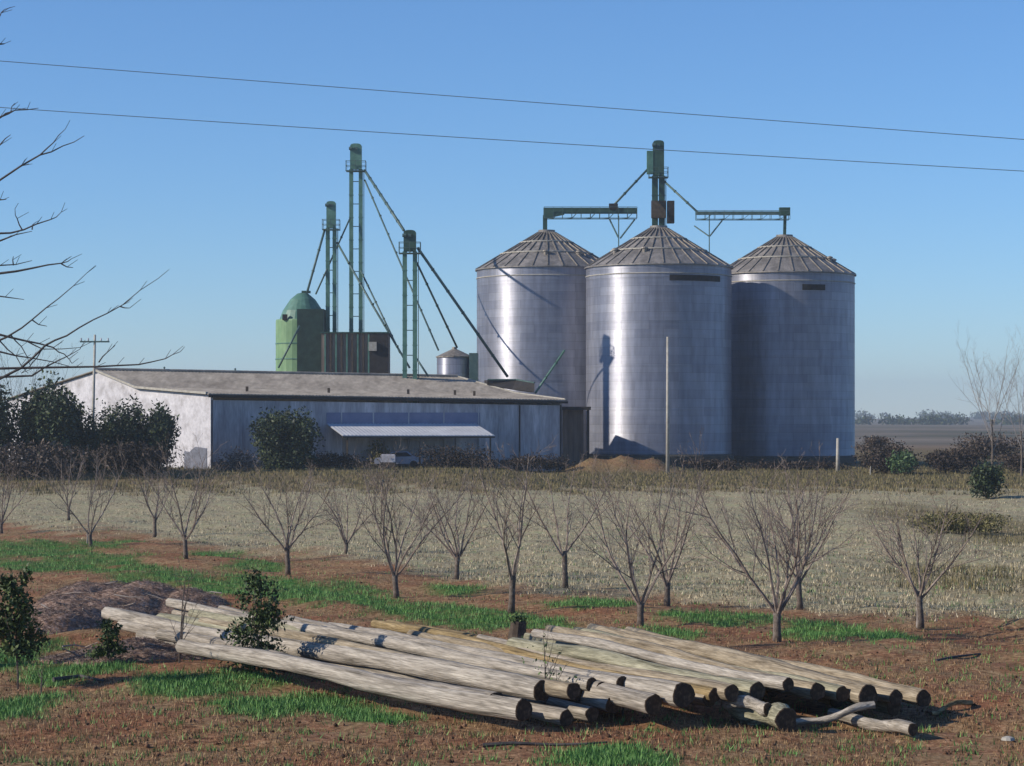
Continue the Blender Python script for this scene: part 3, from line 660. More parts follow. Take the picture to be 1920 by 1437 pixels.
# car and box in the shade under the awning
def car(px, Y, label):
    c = P(px, HOR, Y); g = gz(c.x, Y); t = thing('parked_car', label, 'car', (c.x, Y, g))
    body = M['sheet']
    prof = [(-2.05,.35),(-2.1,.65),(-1.95,.85),(-1.15,.95),(-.55,1.38),(.75,1.42),(1.35,1.0),(2.0,.88),(2.1,.6),(2.05,.35)]
    n = len(prof); vs = []
    for y_, s_ in ((-.82,1),(-.70,1),(.70,1),(.82,1)):
        for a, z in prof:
            ins = .0 if z < 1 or abs(y_) < .8 else 0
            yy = y_*(.86 if z > 1 else 1); vs.append((c.x+a, Y+yy, g+z))
    fs = [tuple(range(n))]+[tuple(range(4*n-1, 3*n-1, -1))]
    for r in range(3): fs += [(r*n+i, (r+1)*n+i, (r+1)*n+(i+1)%n, r*n+(i+1)%n) for i in range(n)]
    MB().add(vs, fs).build('body', M['carp'], t)
    b = MB(); b.add([(c.x-1.0,Y-.835,g+.95),(c.x+1.15,Y-.835,g+1.0),(c.x+.7,Y-.74,g+1.34),(c.x-.5,Y-.74,g+1.32),(c.x-1.0,Y-.80,g+.95),(c.x+1.15,Y-.80,g+1.0),(c.x+.7,Y-.70,g+1.34),(c.x-.5,Y-.70,g+1.32)],
         [(0,1,2,3),(7,6,5,4),(0,4,5,1),(1,5,6,2),(2,6,7,3),(3,7,4,0)]); b.build('window', M['dark'], t)
    for sx in (-1.3, 1.3):
        for sy in (-.78, .78):
            b = MB(); b.tube([(c.x+sx,Y+sy-.1,g+.32),(c.x+sx,Y+sy+.1,g+.32)], .32, 14); w = b.build('wheel', M['dark'], t)
    return t
M['carp'] = mat('grey_car_paint', [(.3,(.20,.22,.30)),(.7,(.28,.30,.38))], scale=1, rough=.3, spec=.6)
pc = wallpt(748, 3.2)
car(748, pc.y, 'grey blue car parked in the shade under the awning')
pc = wallpt(690, 5.0); t5 = thing('white_tank', 'small white plastic tank standing in front of the awning', 'tank', (pc.x, pc.y, gz(pc.x,pc.y)))
zt = CH-(852-HOR)/F*pc.y; zb = CH-(867-HOR)/F*pc.y
b = MB(); b.box((pc.x-.62, pc.y-.45, zb), (pc.x+.62, pc.y+.45, zt-.1)); b.box((pc.x-.55, pc.y-.38, zt-.1), (pc.x+.55, pc.y+.38, zt)); b.build('body', M['white'], t5)
MB().box((pc.x-.65, pc.y-.48, gz(pc.x,pc.y)-.05), (pc.x+.65, pc.y+.48, zb-.003)).build('pallet', M['darkwood'], t5)
b = MB(); b.lathe((pc.x, pc.y, zt), [(.14,0),(.14,.07),(.1,.08)], 10); b.build('lid', M['dark'], t5)
# low pale wall stub at the gable foot
pc = P(370, 0, 190); t6 = thing('low_wall', 'broken pale low wall at the foot of the white gable', 'wall', (pc.x, 190, 0))
b = MB(); x0 = P(346,0,190).x; x1 = P(388,0,190).x
b.add([(x0,189.8,0),(x1,189.8,0),(x1,189.8,Zp(841,190)),(x0+.9,189.8,Zp(838,190)),(x0+.4,189.8,Zp(848,190)),(x0,189.8,Zp(846,190)),
       (x0,190.2,0),(x1,190.2,0),(x1,190.2,Zp(841,190)),(x0+.9,190.2,Zp(838,190)),(x0+.4,190.2,Zp(848,190)),(x0,190.2,Zp(846,190))],
      [(0,1,2,3,4,5),(11,10,9,8,7,6)]+[(i,i+6,(i+1)%6+6,(i+1)%6) for i in range(6)]); b.build('masonry', M['white'], t6)

# ------------------------------------------------------------------ poles, posts, wires
def upole(px, Y, ytop, label, arm=True, r=.11, name='utility_pole', cat='pole', dx=0):
    c = P(px, ytop, Y); g = gz(c.x, Y); t = thing(name, label, cat, (c.x, Y, g))
    MB().tube([(c.x+dx, Y, g-.2), (c.x, Y, c.z)], [r*1.25, r*.8], 10).build('shaft', M['conc'], t, smooth=True)
    if arm:
        z = c.z-.55; MB().beam((c.x-1.15, Y-.12, z), (c.x+1.15, Y-.12, z), .1, .12).build('crossarm', M['pipe'], t)
        for sx in (-1.05, -.5, .5, 1.05):
            b = MB(); b.lathe((c.x+sx, Y-.12, z+.06), [(.03,0),(.07,.05),(.05,.16),(.07,.18),(.02,.24)], 8); b.build('insulator', M['white'], t)
    return t
upole(178, 178, 628, 'thin utility pole with crossarm before the white gable', dx=-.25)
t = upole(1252, 195, 632, 'plain tall grey pole standing before the middle silo', arm=False, r=.14)
upole(1571, 203, 822, 'short grey post standing before the right silo', arm=False, r=.16, name='post', cat='post')
def wire(pts, Y, label):
    W_ = [P(a, b, Y) for a, b in pts]; a = np.array([p[0] for p in pts]); c = np.polyfit(a, [p[1] for p in pts], 2)
    P2 = [P(x, np.polyval(c, x), Y) for x in np.linspace(-900, 2800, 60)]
    o = MB().tube(P2, .010, 6).build('power_wire', M['wire'], None, smooth=True); tag(o, label, 'wire', 'overhead wires')
wire([(0,115),(500,152),(850,183),(1250,210),(1920,262)], 60, 'upper overhead wire crossing the sky')
wire([(80,208),(500,233),(1000,268),(1400,291),(1920,321)], 60, 'lower overhead wire crossing the sky above the silos')
def fpost(px, py, h, label):
    g = G(px, py, 0.1); b = MB(); b.tube([(g.x,g.y,-.1),(g.x,g.y,h*.6),(g.x+.02,g.y,h)], [.05,.05,.035], 7)
    o = b.build('fence_post', M['conc'], None); tag(o, label, 'post')
fpost(1632, 889, .75, 'tiny pale marker post by the dark brush right of silos')

# ------------------------------------------------------------------ plants
def rv(r): return Vector((r.gauss(0,1), r.gauss(0,1), r.gauss(0,1))).normalized()
def branch(mb, r, p, d, L, rad, lvl, up, kids, n=6, taper=.35, curl=.12):
    pts = [p]; q = p.copy(); dd = d.normalized(); rr = [rad]
    for i in range(n):
        dd = (dd+up*.09+rv(r)*curl).normalized(); q = q+dd*(L/n); pts.append(q); rr.append(rad*(1-(1-taper)*(i+1)/n))
    mb.tube(pts, rr, 5 if rad > .02 else 3, cap=False)
    if lvl < len(kids):
        k, lf, rf = kids[lvl]
        for j in range(k):
            f = .22+.76*(j+r.random())/k; i = min(int(f*n), n-1); s_ = pts[i].lerp(pts[i+1], f*n-i)
            t_ = (pts[i+1]-pts[i]).normalized(); side = rv(r); side = (side-t_*side.dot(t_)).normalized()
            nd = (t_*.8+side*.65+Vector((0,0,.12))).normalized()
            branch(mb, r, s_, nd, L*lf*(1.05-.5*f)*r.uniform(.7,1.25), max(.0045, rr[i]*rf), lvl+1, up, kids, max(3, n-2), .4, curl*1.1)
def fruit_tree(px, py, ytop, wpx, label, seed, n=5, trunkh=.2, group='bare orchard trees', kids=None, tm='twig', dens=1.):
    r = random.Random(seed); g = G(px, py, 0); g.z = gz(g.x, g.y)-.05
    H = (py-ytop)/F*g.y*1.12; Wd = wpx/F*g.y/2
    t = thing('fruit_tree', label, 'tree', g, group)
    tb = MB(); th = H*trunkh; k = Vector((r.uniform(-.05,.05), r.uniform(-.05,.05), th)); rad = .035+.010*H
    tb.tube([g, g+k*.35+Vector((.01,0,0)), g+k*.7, g+k, g+k*1.15], [rad*1.35, rad*1.05, rad, rad*1.1, rad*.7], 8)
    tb.build('trunk', M['bark'], t, smooth=True)
    cb = MB(); kids = kids or [(7, .46, .55), (4, .5, .62), (2, .5, .8)]
    for i in range(n):
        a = 2*math.pi*(i+r.uniform(.1,.6))/n; out = Wd*r.uniform(.55, 1.35)/ (H-th)
        d = Vector((math.cos(a)*out*1.35, math.sin(a)*out*1.35, 1)).normalized()
        L = (H-th)*r.uniform(.85,1.05)*math.sqrt(1+out*out*.6)*.93
        branch(cb, r, g+k*r.uniform(.8,1.05), d, L, rad*.50, 0, Vector((0,0,r.uniform(.35,.75))), kids, 7, .2, r.uniform(.12,.2))
    cb.build('crown', M[tm], t)
    return t
OT = [
 (170,1025,850,150,'bare fruit tree with dark forked trunk, second from left in front row'),
 (348,1052,862,170,'bare fruit tree in the front row before the white gable corner'),
 (540,1078,882,200,'bare fruit tree with wide low fork, in line with the dark bush'),
 (743,1116,874,190,'bare fruit tree with slim straight trunk left of the log pile gap'),
 (958,1148,866,200,'tall bare fruit tree straight behind the dark stump'),
 (1200,1174,890,200,'bare fruit tree with whitish trunk below the middle silo'),
 (1457,1205,888,340,'widest and nearest bare fruit tree, many upright stems'),
 (1727,1182,950,210,'low spreading bare fruit tree alone at the right'),
 (128,979,850,90,'small bare tree in back row left of the forked tree'),
 (290,1006,862,110,'bare tree in the back row, far left, between two front trees'),
 (648,1038,895,110,'thin bare tree in back row between wide fork and slim trunk trees'),
 (855,1086,890,140,'bare back row tree with pale thin trunk in mid field'),
 (1060,1106,880,160,'bare back row tree with round crown under the earth bank'),
 (1250,1139,890,160,'bare back row tree just right of the whitish trunk tree'),
 (1500,1146,900,150,'bare back row tree partly hidden by the widest tree'),
 (2,1000,868,110,'bare tree cut by the left edge of the picture'),
]
for i, (px, py, yt, w, lab) in enumerate(OT):
    big = i == 6
    fruit_tree(px, py, yt, w, lab, 100+i*7, n=8 if big else 4+(i*5)%4, trunkh=.15 if big else .13+.03*((i*7)%5),
               kids=[(9,.45,.5),(5,.5,.62),(2,.5,.8)] if i < 8 else [(8,.45,.5),(4,.5,.62),(1,.5,.8)])
# small stakes beside trunks
for (px, py, h, lab) in ((1450,1203,.95,'pale stake tied beside the widest bare tree'),(1718,1180,.8,'pale stake beside the low spreading tree at right'),
                        (164,1018,.5,'short pale stake beside the dark forked tree')):
    g = G(px, py); o = MB().tube([(g.x,g.y-.1,-.05),(g.x+.02,g.y-.1,h*.5),(g.x,g.y-.1,h)], .03, 6).build('tree_stake', M['ptwig'], None); tag(o, lab, 'stake')

# overhanging tree whose trunk stands just outside the left edge
YB = 45.0
g = P(-210, HOR, YB); t = thing('overhanging_tree', 'bare tree reaching in from the left edge with long thin branches', 'tree', (g.x, YB, 0))
trk = [(-210,1255),(-205,1000),(-190,760),(-175,520),(-160,300),(-150,100),(-140,-80)]
MB().tube([P(a,b,YB) for a,b in trk], [.19,.15,.13,.10,.08,.05,.03], 10).build('trunk', M['bark'], t, smooth=True)
cb = MB(); r = random.Random(5)
BR = [[(-178,560),(-90,420),(0,338),(75,291),(118,274),(158,255)],[(75,291),(100,268),(122,243)],[(-160,300),(-70,245),(0,220),(28,207),(72,203)],[(0,222),(20,210),(28,194)],
 [(-170,480),(-80,462),(0,438),(45,431),(95,412),(115,398)],[(42,432),(32,410),(28,392)],[(-60,465),(0,452),(60,434)],[(-172,540),(-80,505),(0,498),(60,489)],[(-120,522),(0,513),(62,503),(115,494),(135,485)],[(115,495),(137,502)],
 [(-200,860),(-60,700),(0,638),(20,628),(60,600),(110,560),(163,512)],[(-200,800),(-60,740),(40,690),(85,648),(125,630),(175,600),(230,572),(296,523)],[(225,575),(243,578)],
 [(-190,760),(-60,695),(60,690),(180,688),(260,684),(310,673),(338,660)],[(-185,700),(-90,620),(0,628),(50,640),(100,652),(120,664),(135,682)],[(-120,540),(-30,552),(45,562)],[(-160,350),(-60,310),(0,272),(20,253)],
 [(-150,120),(-60,60),(0,30),(8,18)],[(-60,90),(0,83),(9,82)],[(-180,640),(-70,655),(0,660),(60,672),(140,690)],[(185,680),(200,662),(216,648)],[(20,628),(40,650),(58,690)],[(85,648),(70,670),(40,700)],[(-150,420),(-60,385),(0,375),(12,374)],
 [(0,640),(30,668),(52,700)],[(50,640),(80,655),(150,652)],[(25,498),(25,481)],[(60,431),(66,418)],[(-150,750),(-40,712),(60,705),(110,676),(150,655)],[(60,600),(88,612)]]
for q in BR:
    first = q[0][0] < -30; r0 = .034 if first else .012; dy = r.uniform(-1.2, 1.2) if first else 0
    pts = []
    for i in range(len(q)-1):
        for s_ in (0, .5): pts.append((q[i][0]*(1-s_)+q[i+1][0]*s_+(r.uniform(-2,2) if s_ else 0), q[i][1]*(1-s_)+q[i+1][1]*s_+(r.uniform(-3,3) if s_ else 0)))
    pts.append(q[-1]); m_ = len(pts)
    cb.tube([P(a, b, YB) for a, b in pts], [r0*.8*(1-i/(m_-1))+.006 for i in range(m_)], 5)
    for k in range(m_//2):
        a, b = pts[r.randrange(m_//2, m_)]; cb.tube([P(a,b,YB), P(a+r.uniform(6,22), b-r.uniform(4,18), YB+r.uniform(-.2,.2))], [.007,.005], 3)
cb.build('crown', M['dtwig'], t)

def leaves(n, blobs, size, seed, squash=1.0):
    """leaf quads spread through several ellipsoids (cx,cy,cz,rx,ry,rz)"""
    rs = np.random.RandomState(seed); vol = np.array([b[3]*b[4]*b[5] for b in blobs])**.67; pk = rs.choice(len(blobs), n, p=vol/vol.sum())
    B = np.array(blobs)[pk]; d = rs.normal(size=(n,3)); d /= np.linalg.norm(d, axis=1)[:,None]
    rr = rs.rand(n)**.45; rr = rr*(1+.22*np.sin(d[:,0]*7+d[:,2]*5+B[:,0])+.18*np.sin(d[:,1]*9-d[:,2]*8+B[:,2]*3))
    C = B[:,:3]+d*rr[:,None]*B[:,3:]
    a = rs.normal(size=(n,3)); a /= np.linalg.norm(a, axis=1)[:,None]; b = np.cross(a, rs.normal(size=(n,3))); b /= np.linalg.norm(b, axis=1)[:,None]
    s_ = size*rs.uniform(.5,1.4,n)[:,None]
    v = np.stack([C-a*s_, C+b*s_*.5, C+a*s_, C-b*s_*.5], 1).reshape(-1,3); v[:,2] = np.maximum(v[:,2], .02)
    return v, np.arange(4*n).reshape(-1,4)
def bush(name, base, blobs, n, size, m, label, cat, seed, group=None, stem=True, partname='foliage'):
    t = thing(name, label, cat, base, group); v, f = leaves(n, blobs, size, seed)
    o = fastmesh(partname, v-np.array(base)[None], f, M[m]); o.parent = t
    if stem:
        b = MB(); r = random.Random(seed)
        for q in blobs[:6]:
            b0 = Vector(base)+Vector((r.uniform(-.1,.1), r.uniform(-.1,.1), -.05)); e = Vector(q[:3])
            rad = max(.012, .035*max(q[3:])); b.tube([b0, b0.lerp(e, .5)+Vector((0,0,.1*q[5])), e], [rad*1.6, rad, rad*.5], 6)
        b.build('trunk' if cat == 'tree' else 'stem', M['bark'], t)
    return t
def blobset(px0, px1, ytop, ybase, Y, depth, k, seed, rnd_=.45):
    """random overlapping ellipsoids filling an outline at distance Y"""
    r = random.Random(seed); x0, x1 = P(px0,0,Y).x, P(px1,0,Y).x; zt = P(0,ytop,Y).z; zb = max(0., P(0,ybase,Y).z); h = zt-zb; w = x1-x0
    out = [((x0+x1)/2, Y, zb+h*.44, w*.42, depth*.5, h*.46)]
    for i in range(k):
        rx = w*r.uniform(.16,.3); rz = h*r.uniform(.18,.34); x = r.uniform(x0+rx, x1-rx); f = abs((x-(x0+x1)/2)/(w/2))
        z = r.uniform(zb+rz*.6, max(zb+rz*.7, zt-rz-h*.22*f*f)); out.append((x, Y+r.uniform(-.5,.5)*depth, z, rx, depth*.45, rz))
    return out
def B(px, Y): p = P(px, HOR, Y); return (p.x, Y, gz(p.x, Y))
bush('evergreen_tree', B(80,172), blobset(18,158,698,905,172,5,16,1), 16000, .17, 'leafd', 'large dark evergreen tree at the left hiding the gable edge', 'tree', 1)
bush('evergreen_tree', B(-20,170), blobset(-70,45,712,905,170,5,12,2), 6000, .17, 'leafd', 'dark evergreen tree cut by the left picture edge', 'tree', 2)
bush('evergreen_tree', B(215,180), blobset(155,280,744,900,180,4,14,3), 12000, .15, 'leafd', 'dark evergreen tree behind the thin utility pole', 'tree', 3)
bush('evergreen_tree', B(300,181), blobset(236,340,750,900,181,4,11,4), 10000, .15, 'leafd', 'dark evergreen tree just left of the sunlit white wall corner', 'tree', 4)
bush('evergreen_tree', B(150,177), blobset(118,200,742,900,177,4,10,8), 8000, .15, 'leafd', 'low dark evergreen tree filling the gap beside the utility pole', 'tree', 8)
bush('dark_bush', B(535,188), blobset(470,602,764,895,188,4.5,16,5), 12000, .15, 'leafd', 'dark rounded bush against the warehouse front left of the awning', 'bush', 5)
bush('pale_shrub', B(705,196.5), blobset(678,735,818,880,196.5,1.5,7,6), 900, .12, 'brusho', 'olive shrub in the shade under the left of the awning', 'shrub', 6)
# brush and weeds along the building foot
def brushpile(name, px0, px1, ytop, ybase, Y, m, label, cat, seed, n=3500, size=.13, k=10, depth=2.5, stem=False):
    return bush(name, B((px0+px1)/2, Y), blobset(px0, px1, ytop, ybase, Y, depth, k, seed), n, size, m, label, cat, seed, None, stem, 'brush')
brushpile('brush_heap', -60, 175, 825, 895, 166, 'brushm', 'brown scrub heap at far left below the evergreens', 'scrub', 21, 6000, .12, 18)
brushpile('brush_heap', 170, 345, 828, 893, 168, 'brush', 'dark scrub below the evergreens beside the utility pole', 'scrub', 22, 5000, .12, 14)
brushpile('brush_heap', 395, 500, 832, 890, 183, 'brushp', 'brown scrub at the foot of the blue grey wall corner', 'scrub', 23, 2500, .1, 10, 1.5)
brushpile('brush_heap', 560, 690, 846, 888, 191, 'brush', 'low dark scrub under the left end of the awning', 'scrub', 24, 2200, .1, 9, 1.2)
brushpile('brush_heap', 760, 955, 828, 886, 193, 'brush', 'dark tangled scrub before the right half of the awning', 'scrub', 25, 5500, .09, 16, 1.5)
brushpile('brush_heap', 940, 1085, 848, 886, 198, 'brush', 'low dark scrub along the warehouse foot near the shed', 'scrub', 26, 2800, .1, 12, 1.5)
brushpile('brush_heap', 1262, 1400, 858, 890, 208, 'brush', 'dark weeds at the foot of the middle silo', 'weeds', 27, 3200, .11, 12, 2)
brushpile('brush_heap', 1380, 1610, 862, 890, 210, 'brush', 'dark weeds along the foot of the right silo', 'weeds', 28, 4500, .11, 16, 2)
brushpile('brush_heap', 1596, 1725, 820, 888, 196, 'brush', 'dark brush heap right beside the right silo', 'brush', 29, 5500, .12, 14, 4)
brushpile('brush_heap', 1725, 1850, 838, 888, 198, 'brush', 'dark rounded brush heap between green clump and bare tree', 'brush', 30, 5500, .12, 14, 4)
brushpile('brush_heap', 1850, 1990, 848, 890, 197, 'brush', 'dark brush heap at the right picture edge', 'brush', 31, 4500, .12, 12, 4)
brushpile('dry_thicket', 1600, 1690, 816, 845, 214, 'brushm', 'reddish brown thicket top next to the right silo', 'thicket', 32, 1500, .12, 8, 3)
brushpile('dry_thicket', 1770, 1960, 806, 860, 216, 'brushm', 'brown leafy thicket behind the brush heaps at right', 'thicket', 33, 4500, .13, 14, 3)
bush('green_clump', B(1688,192), blobset(1660,1722,838,888,192,2,8,34), 1500, .13, 'leafb', 'bright green clump among the dark brush right of the silos', 'bush', 34)
bush('evergreen_shrub', B(1852,138), blobset(1815,1892,858,935,138,2,10,35), 2600, .11, 'leafd', 'dark green shrub at the edge of the field at right', 'shrub', 35)
bush('weed_mound', B(1800,96), blobset(1690,1905,958,1022,96,3,14,36), 5000, .06, 'brusho', 'wide olive weed mound in the stubble at the right', 'weeds', 36, None, False, 'weeds')
# far bare trees
def wild_tree(px, Y, ytop, wpx, label, seed, m, n=7, kids=None):
    r = random.Random(seed); c = B(px, Y); H = P(0,ytop,Y).z-c[2]; Wd = wpx/F*Y/2; t = thing('bare_tree', label, 'tree', c)
    c = Vector(c); MB().tube([c-Vector((0,0,.2)), c+Vector((.05,0,H*.2)), c+Vector((0,0,H*.42))], [.12,.08,.05], 8).build('trunk', M['bark'], t)
    b = MB()
    for i in range(n):
        a = 2*math.pi*(i+r.random()*.7)/n; z = H*(.16+.26*i/n); o = Wd/(H-z)
        branch(b, r, c+Vector((0,0,z)), Vector((math.cos(a)*o*1.3, math.sin(a)*o*1.3, 1)), (H-z)*r.uniform(.8,1.08), .035, 0, Vector((0,0,.6)), kids or [(7,.42,.55),(5,.45,.6),(2,.5,.8)], 7, .2, .09)
    b.build('crown', M[m], t)
wild_tree(1860, 188, 640, 120, 'pale leafless tree standing alone against the sky at right', 71, 'ptwig', 8)
wild_tree(45, 186, 640, 210, 'leafless tree top showing above the large evergreen at left', 72, 'dtwig', 9)
wild_tree(1915, 186, 690, 80, 'small pale leafless tree at the right picture edge', 73, 'ptwig', 5)

# foreground saplings and shrubs
def sapling(px, py, ytop, wpx, label, seed, m, nleaf, size, kids=[(5,.4,.6),(3,.5,.7)], n=1, name='sapling', lowf=.3, depthf=.8):
    r = random.Random(seed); g = G(px, py); g.z = gz(g.x, g.y)-.03; H = (py-ytop)/F*g.y; Wd = wpx/F*g.y/2
    t = thing(name, label, 'sapling' if name == 'sapling' else 'shrub', g)
    b = MB()
    for i in range(n):
        d = Vector((r.uniform(-.1,.1), r.uniform(-.1,.1), 1)); branch(b, r, g, d, H*.97, .022, 0, Vector((0,0,.8)), kids, 8, .25, .06)
    b.build('stem', M['bark'], t)
    if nleaf:
        bl = []
        for i in range(13):
            f = i/12; z = g.z+H*(lowf+(1-lowf)*f*.95); w_ = Wd*(1-.55*f)*r.uniform(.5,.9)
            bl.append((g.x+r.uniform(-.55,.55)*Wd*(1-.5*f), g.y+r.uniform(-.4,.4)*Wd, z, w_*.95, w_*.8, H*.10))
        v, f_ = leaves(nleaf, bl, size, seed); o = fastmesh('foliage', v-np.array(g)[None], f_, M[m]); o.parent = t
    return t
sapling(485, 1272, 1075, 165, 'leafy dark green young tree in front of the log pile', 41, 'leafd2', 3000, .045, name='leafy_shrub', lowf=.12)
sapling(33, 1285, 1062, 120, 'dark green shrub on a thin stem at far left foreground', 42, 'leafd2', 2800, .05, name='leafy_shrub', lowf=.35)
sapling(207, 1252, 1165, 85, 'small round dark green shrub before the left log ends', 43, 'leafd2', 1300, .04, name='leafy_shrub', lowf=.25)
sapling(336, 1255, 1085, 60, 'thin leafless sapling with stake before the logs, left', 44, 'leafm', 0, .03, n=2)
sapling(1022, 1345, 1185, 110, 'thin sapling with a few dark leaves before the pole ends', 45, 'leafm', 60, .035, kids=[(6,.5,.6),(3,.5,.7)], lowf=.5)
sapling(1168, 1345, 1282, 50, 'tiny bare twig plant among the log ends', 46, 'leafm', 30, .03, lowf=.7)
sapling(78, 1300, 1240, 30, 'little bare seedling in the grass at far left', 47, 'leafm', 0, .03)
g = G(970, 1203); t = thing('tree_stump', 'dark mossy stump between the two groups of logs', 'stump', (g.x, g.y, 0))
MB().tube([(g.x,g.y,-.05),(g.x,g.y,.15),(g.x+.03,g.y,.42),(g.x+.02,g.y,.5)], [.27,.2,.18,.1], 10).build('trunk', M['darkwood'], t)
v, f_ = leaves(260, [(g.x+.02,g.y,.5,.2,.2,.1)], .04, 50); o = fastmesh('moss', v-np.array((g.x,g.y,0))[None], f_, M['leafm']); o.parent = t

# low heaps of earth and prunings at the left behind the logs
M['mauve'] = mat('mauve_soil', [(.3,(.07,.042,.03)),(.45,(.18,.115,.085)),(.56,(.28,.19,.15)),(.72,(.5,.38,.31))], scale=7, detail=8, rough=.95, spec=.1, bump=.5, bscale=6)
def heap(px0, px1, ytop, ybase, depth, label, seed, n, nst):
    g = G((px0+px1)/2, ybase); Y = g.y+depth; w = (px1-px0)/F*Y/2; h = max(.10, P(0, ytop, Y).z*.55); t = thing('soil_heap', label, 'heap', (g.x, g.y, 0)); cx = (px0+px1-1920)/2/F*Y
    a_ = np.linspace(-1.15, 1.15, 70); U, Vv = np.meshgrid(a_, a_); rr = np.sqrt(U*U+Vv*Vv); X_ = cx+U*w; Y_ = Y+Vv*depth
    z = h*np.clip(1-rr**2.2, 0, 1)**.8*(1+.22*np.sin(X_*2.3+seed)+.18*np.sin(Y_*2.9+X_*1.3)+.12*np.sin(X_*6.1-Y_*4.7))+.03*nrs.rand(*U.shape)
    z = np.where(rr > 1.02, gh(X_, Y_)-.12, gh(X_, Y_)+z-.03)
    v = np.stack([X_, Y_, z], -1).reshape(-1, 3)-np.array((g.x, g.y, 0)); ix = np.arange(4900).reshape(70, 70)
    o = fastmesh('earth', v, np.stack([ix[:-1,:-1], ix[:-1,1:], ix[1:,1:], ix[1:,:-1]], -1).reshape(-1, 4), M['mauve']); o.parent = t
    a = nrs.uniform(0, 2*np.pi, n); q = np.sqrt(nrs.rand(n))*.97; X2 = cx+np.cos(a)*q*w; Y2 = Y+np.sin(a)*q*depth
    z2 = gh(X2, Y2)+h*np.clip(1-q**2.2, 0, 1)**.8*(1+.22*np.sin(X2*2.3+seed)+.18*np.sin(Y2*2.9+X2*1.3)+.12*np.sin(X2*6.1-Y2*4.7))
    c = np.stack([X2, Y2, z2+.01], -1)-np.array((g.x, g.y, 0)); d1 = nrs.normal(size=(n,3))*[1,1,.35]; d1 /= np.linalg.norm(d1, axis=1)[:,None]; d2 = np.cross(d1, nrs.normal(size=(n,3))); d2 /= np.linalg.norm(d2, axis=1)[:,None]
    L = nrs.uniform(.03, .14, n)[:,None]; v = np.stack([c-d1*L, c+d2*.010, c+d1*L], 1).reshape(-1, 3)
    o = fastmesh('prunings', v, np.arange(3*n).reshape(-1, 3), M['brushp']); o.parent = t; o['kind'] = 'stuff'
    r = random.Random(seed)
    for i in range(nst):
        aa = r.uniform(0, 6.28); q_ = r.random()**.5*.8; x = cx+math.cos(aa)*q_*w; y = Y+math.sin(aa)*q_*depth; c = Vector((x, y, h*max(0, 1-q_**2.2)**.8+.05)); d = rv(r); d.z *= .3; d.normalize(); L = r.uniform(.3,1.0)
        MB().tube([c-d*L/2, c+rv(r)*.04, c+d*L/2], [.018,.015,.008], 4).build('branch', M['ptwig'] if i % 2 else M['twig'], t)
    return t
heap(70, 350, 1076, 1165, 5.0, 'mauve brown heap of earth and prunings behind the left log ends', 61, 9000, 14)
heap(20, 200, 1125, 1190, 2.4, 'dark low earth heap beside the far left foreground shrub', 62, 3500, 6)
heap(70, 400, 1196, 1250, 1.5, 'brown earth and prunings spread in front of the left log ends', 63, 6000, 12)
heap(240, 425, 1098, 1150, 2.6, 'pale earth heap touching the rear log ends', 65, 3500, 6)

# ------------------------------------------------------------------ the log pile
def log(a, za, b_, zb, rad, mi, label, seed):
    r = random.Random(seed); p0, p1 = G(a[0], a[1], za), G(b_[0], b_[1], zb); d = p1-p0; L = d.length; dn_ = d.normalized()
    t = thing('wooden_pole', label, 'log', p1, 'felled wooden poles'); rot = dn_.to_track_quat('Z', 'Y')
    # local mesh along Z so that the grain follows the pole
    n = 14; k = 22; vs = []; fs = []
    ph = [r.uniform(0, 6.28) for _ in range(6)]
    for i in range(k+1):
        f = i/k; z = (f-1)*L; rr = rad*(.80+.22*f)*(1+.05*math.sin(f*17+ph[0])+.04*math.sin(f*41+ph[5])); bx = .10*math.sin(f*4+ph[1])*math.sin(math.pi*f); by = .07*math.sin(f*5+ph[2])*math.sin(math.pi*f)
        for j in range(n):
            th_ = 2*math.pi*j/n; q = rr*(1+.05*math.sin(3*th_+ph[3])+.04*math.sin(5*th_+f*6+ph[4])+r.uniform(-.04,.04))
            vs.append((bx+q*math.cos(th_), by+q*math.sin(th_), z))
    for i in range(k):
        for j in range(n): a_ = i*n+j; c_ = i*n+(j+1)%n; fs.append((a_, c_, c_+n, a_+n))
    def mk(nm, vs, fs, m, sm):
        me = bpy.data.meshes.new(nm); me.from_pydata(vs, [], fs); me.update(); me.materials.append(m); o = bpy.data.objects.new(nm, me); COL.objects.link(o); o.parent = t
        o.rotation_mode = 'QUATERNION'; o.rotation_quaternion = rot
        if sm: me.polygons.foreach_set('use_smooth', [True]*len(fs))
        return o
    mk('bark', vs, fs, LM[mi], True)
    for end, z, sg in ((0, -L, -1), (1, 0, 1)):
        ring = vs[end*k*n:(end*k*n)+n]; e = [(x*.93, y*.93, z+sg*.012) for x, y, _ in ring]
        vv = list(ring)+e+[(ring[0][0]*0, 0, z+sg*.004)]; ff = [(j,(j+1)%n,(j+1)%n+n,j+n) for j in range(n)]+[((j+1)%n+n, 2*n, j+n) for j in range(n)]
        if sg < 0: ff = [tuple(reversed(q)) for q in ff]
        mk('cut_end', vv, ff, M['shaded_endgrain'], False)
    return t
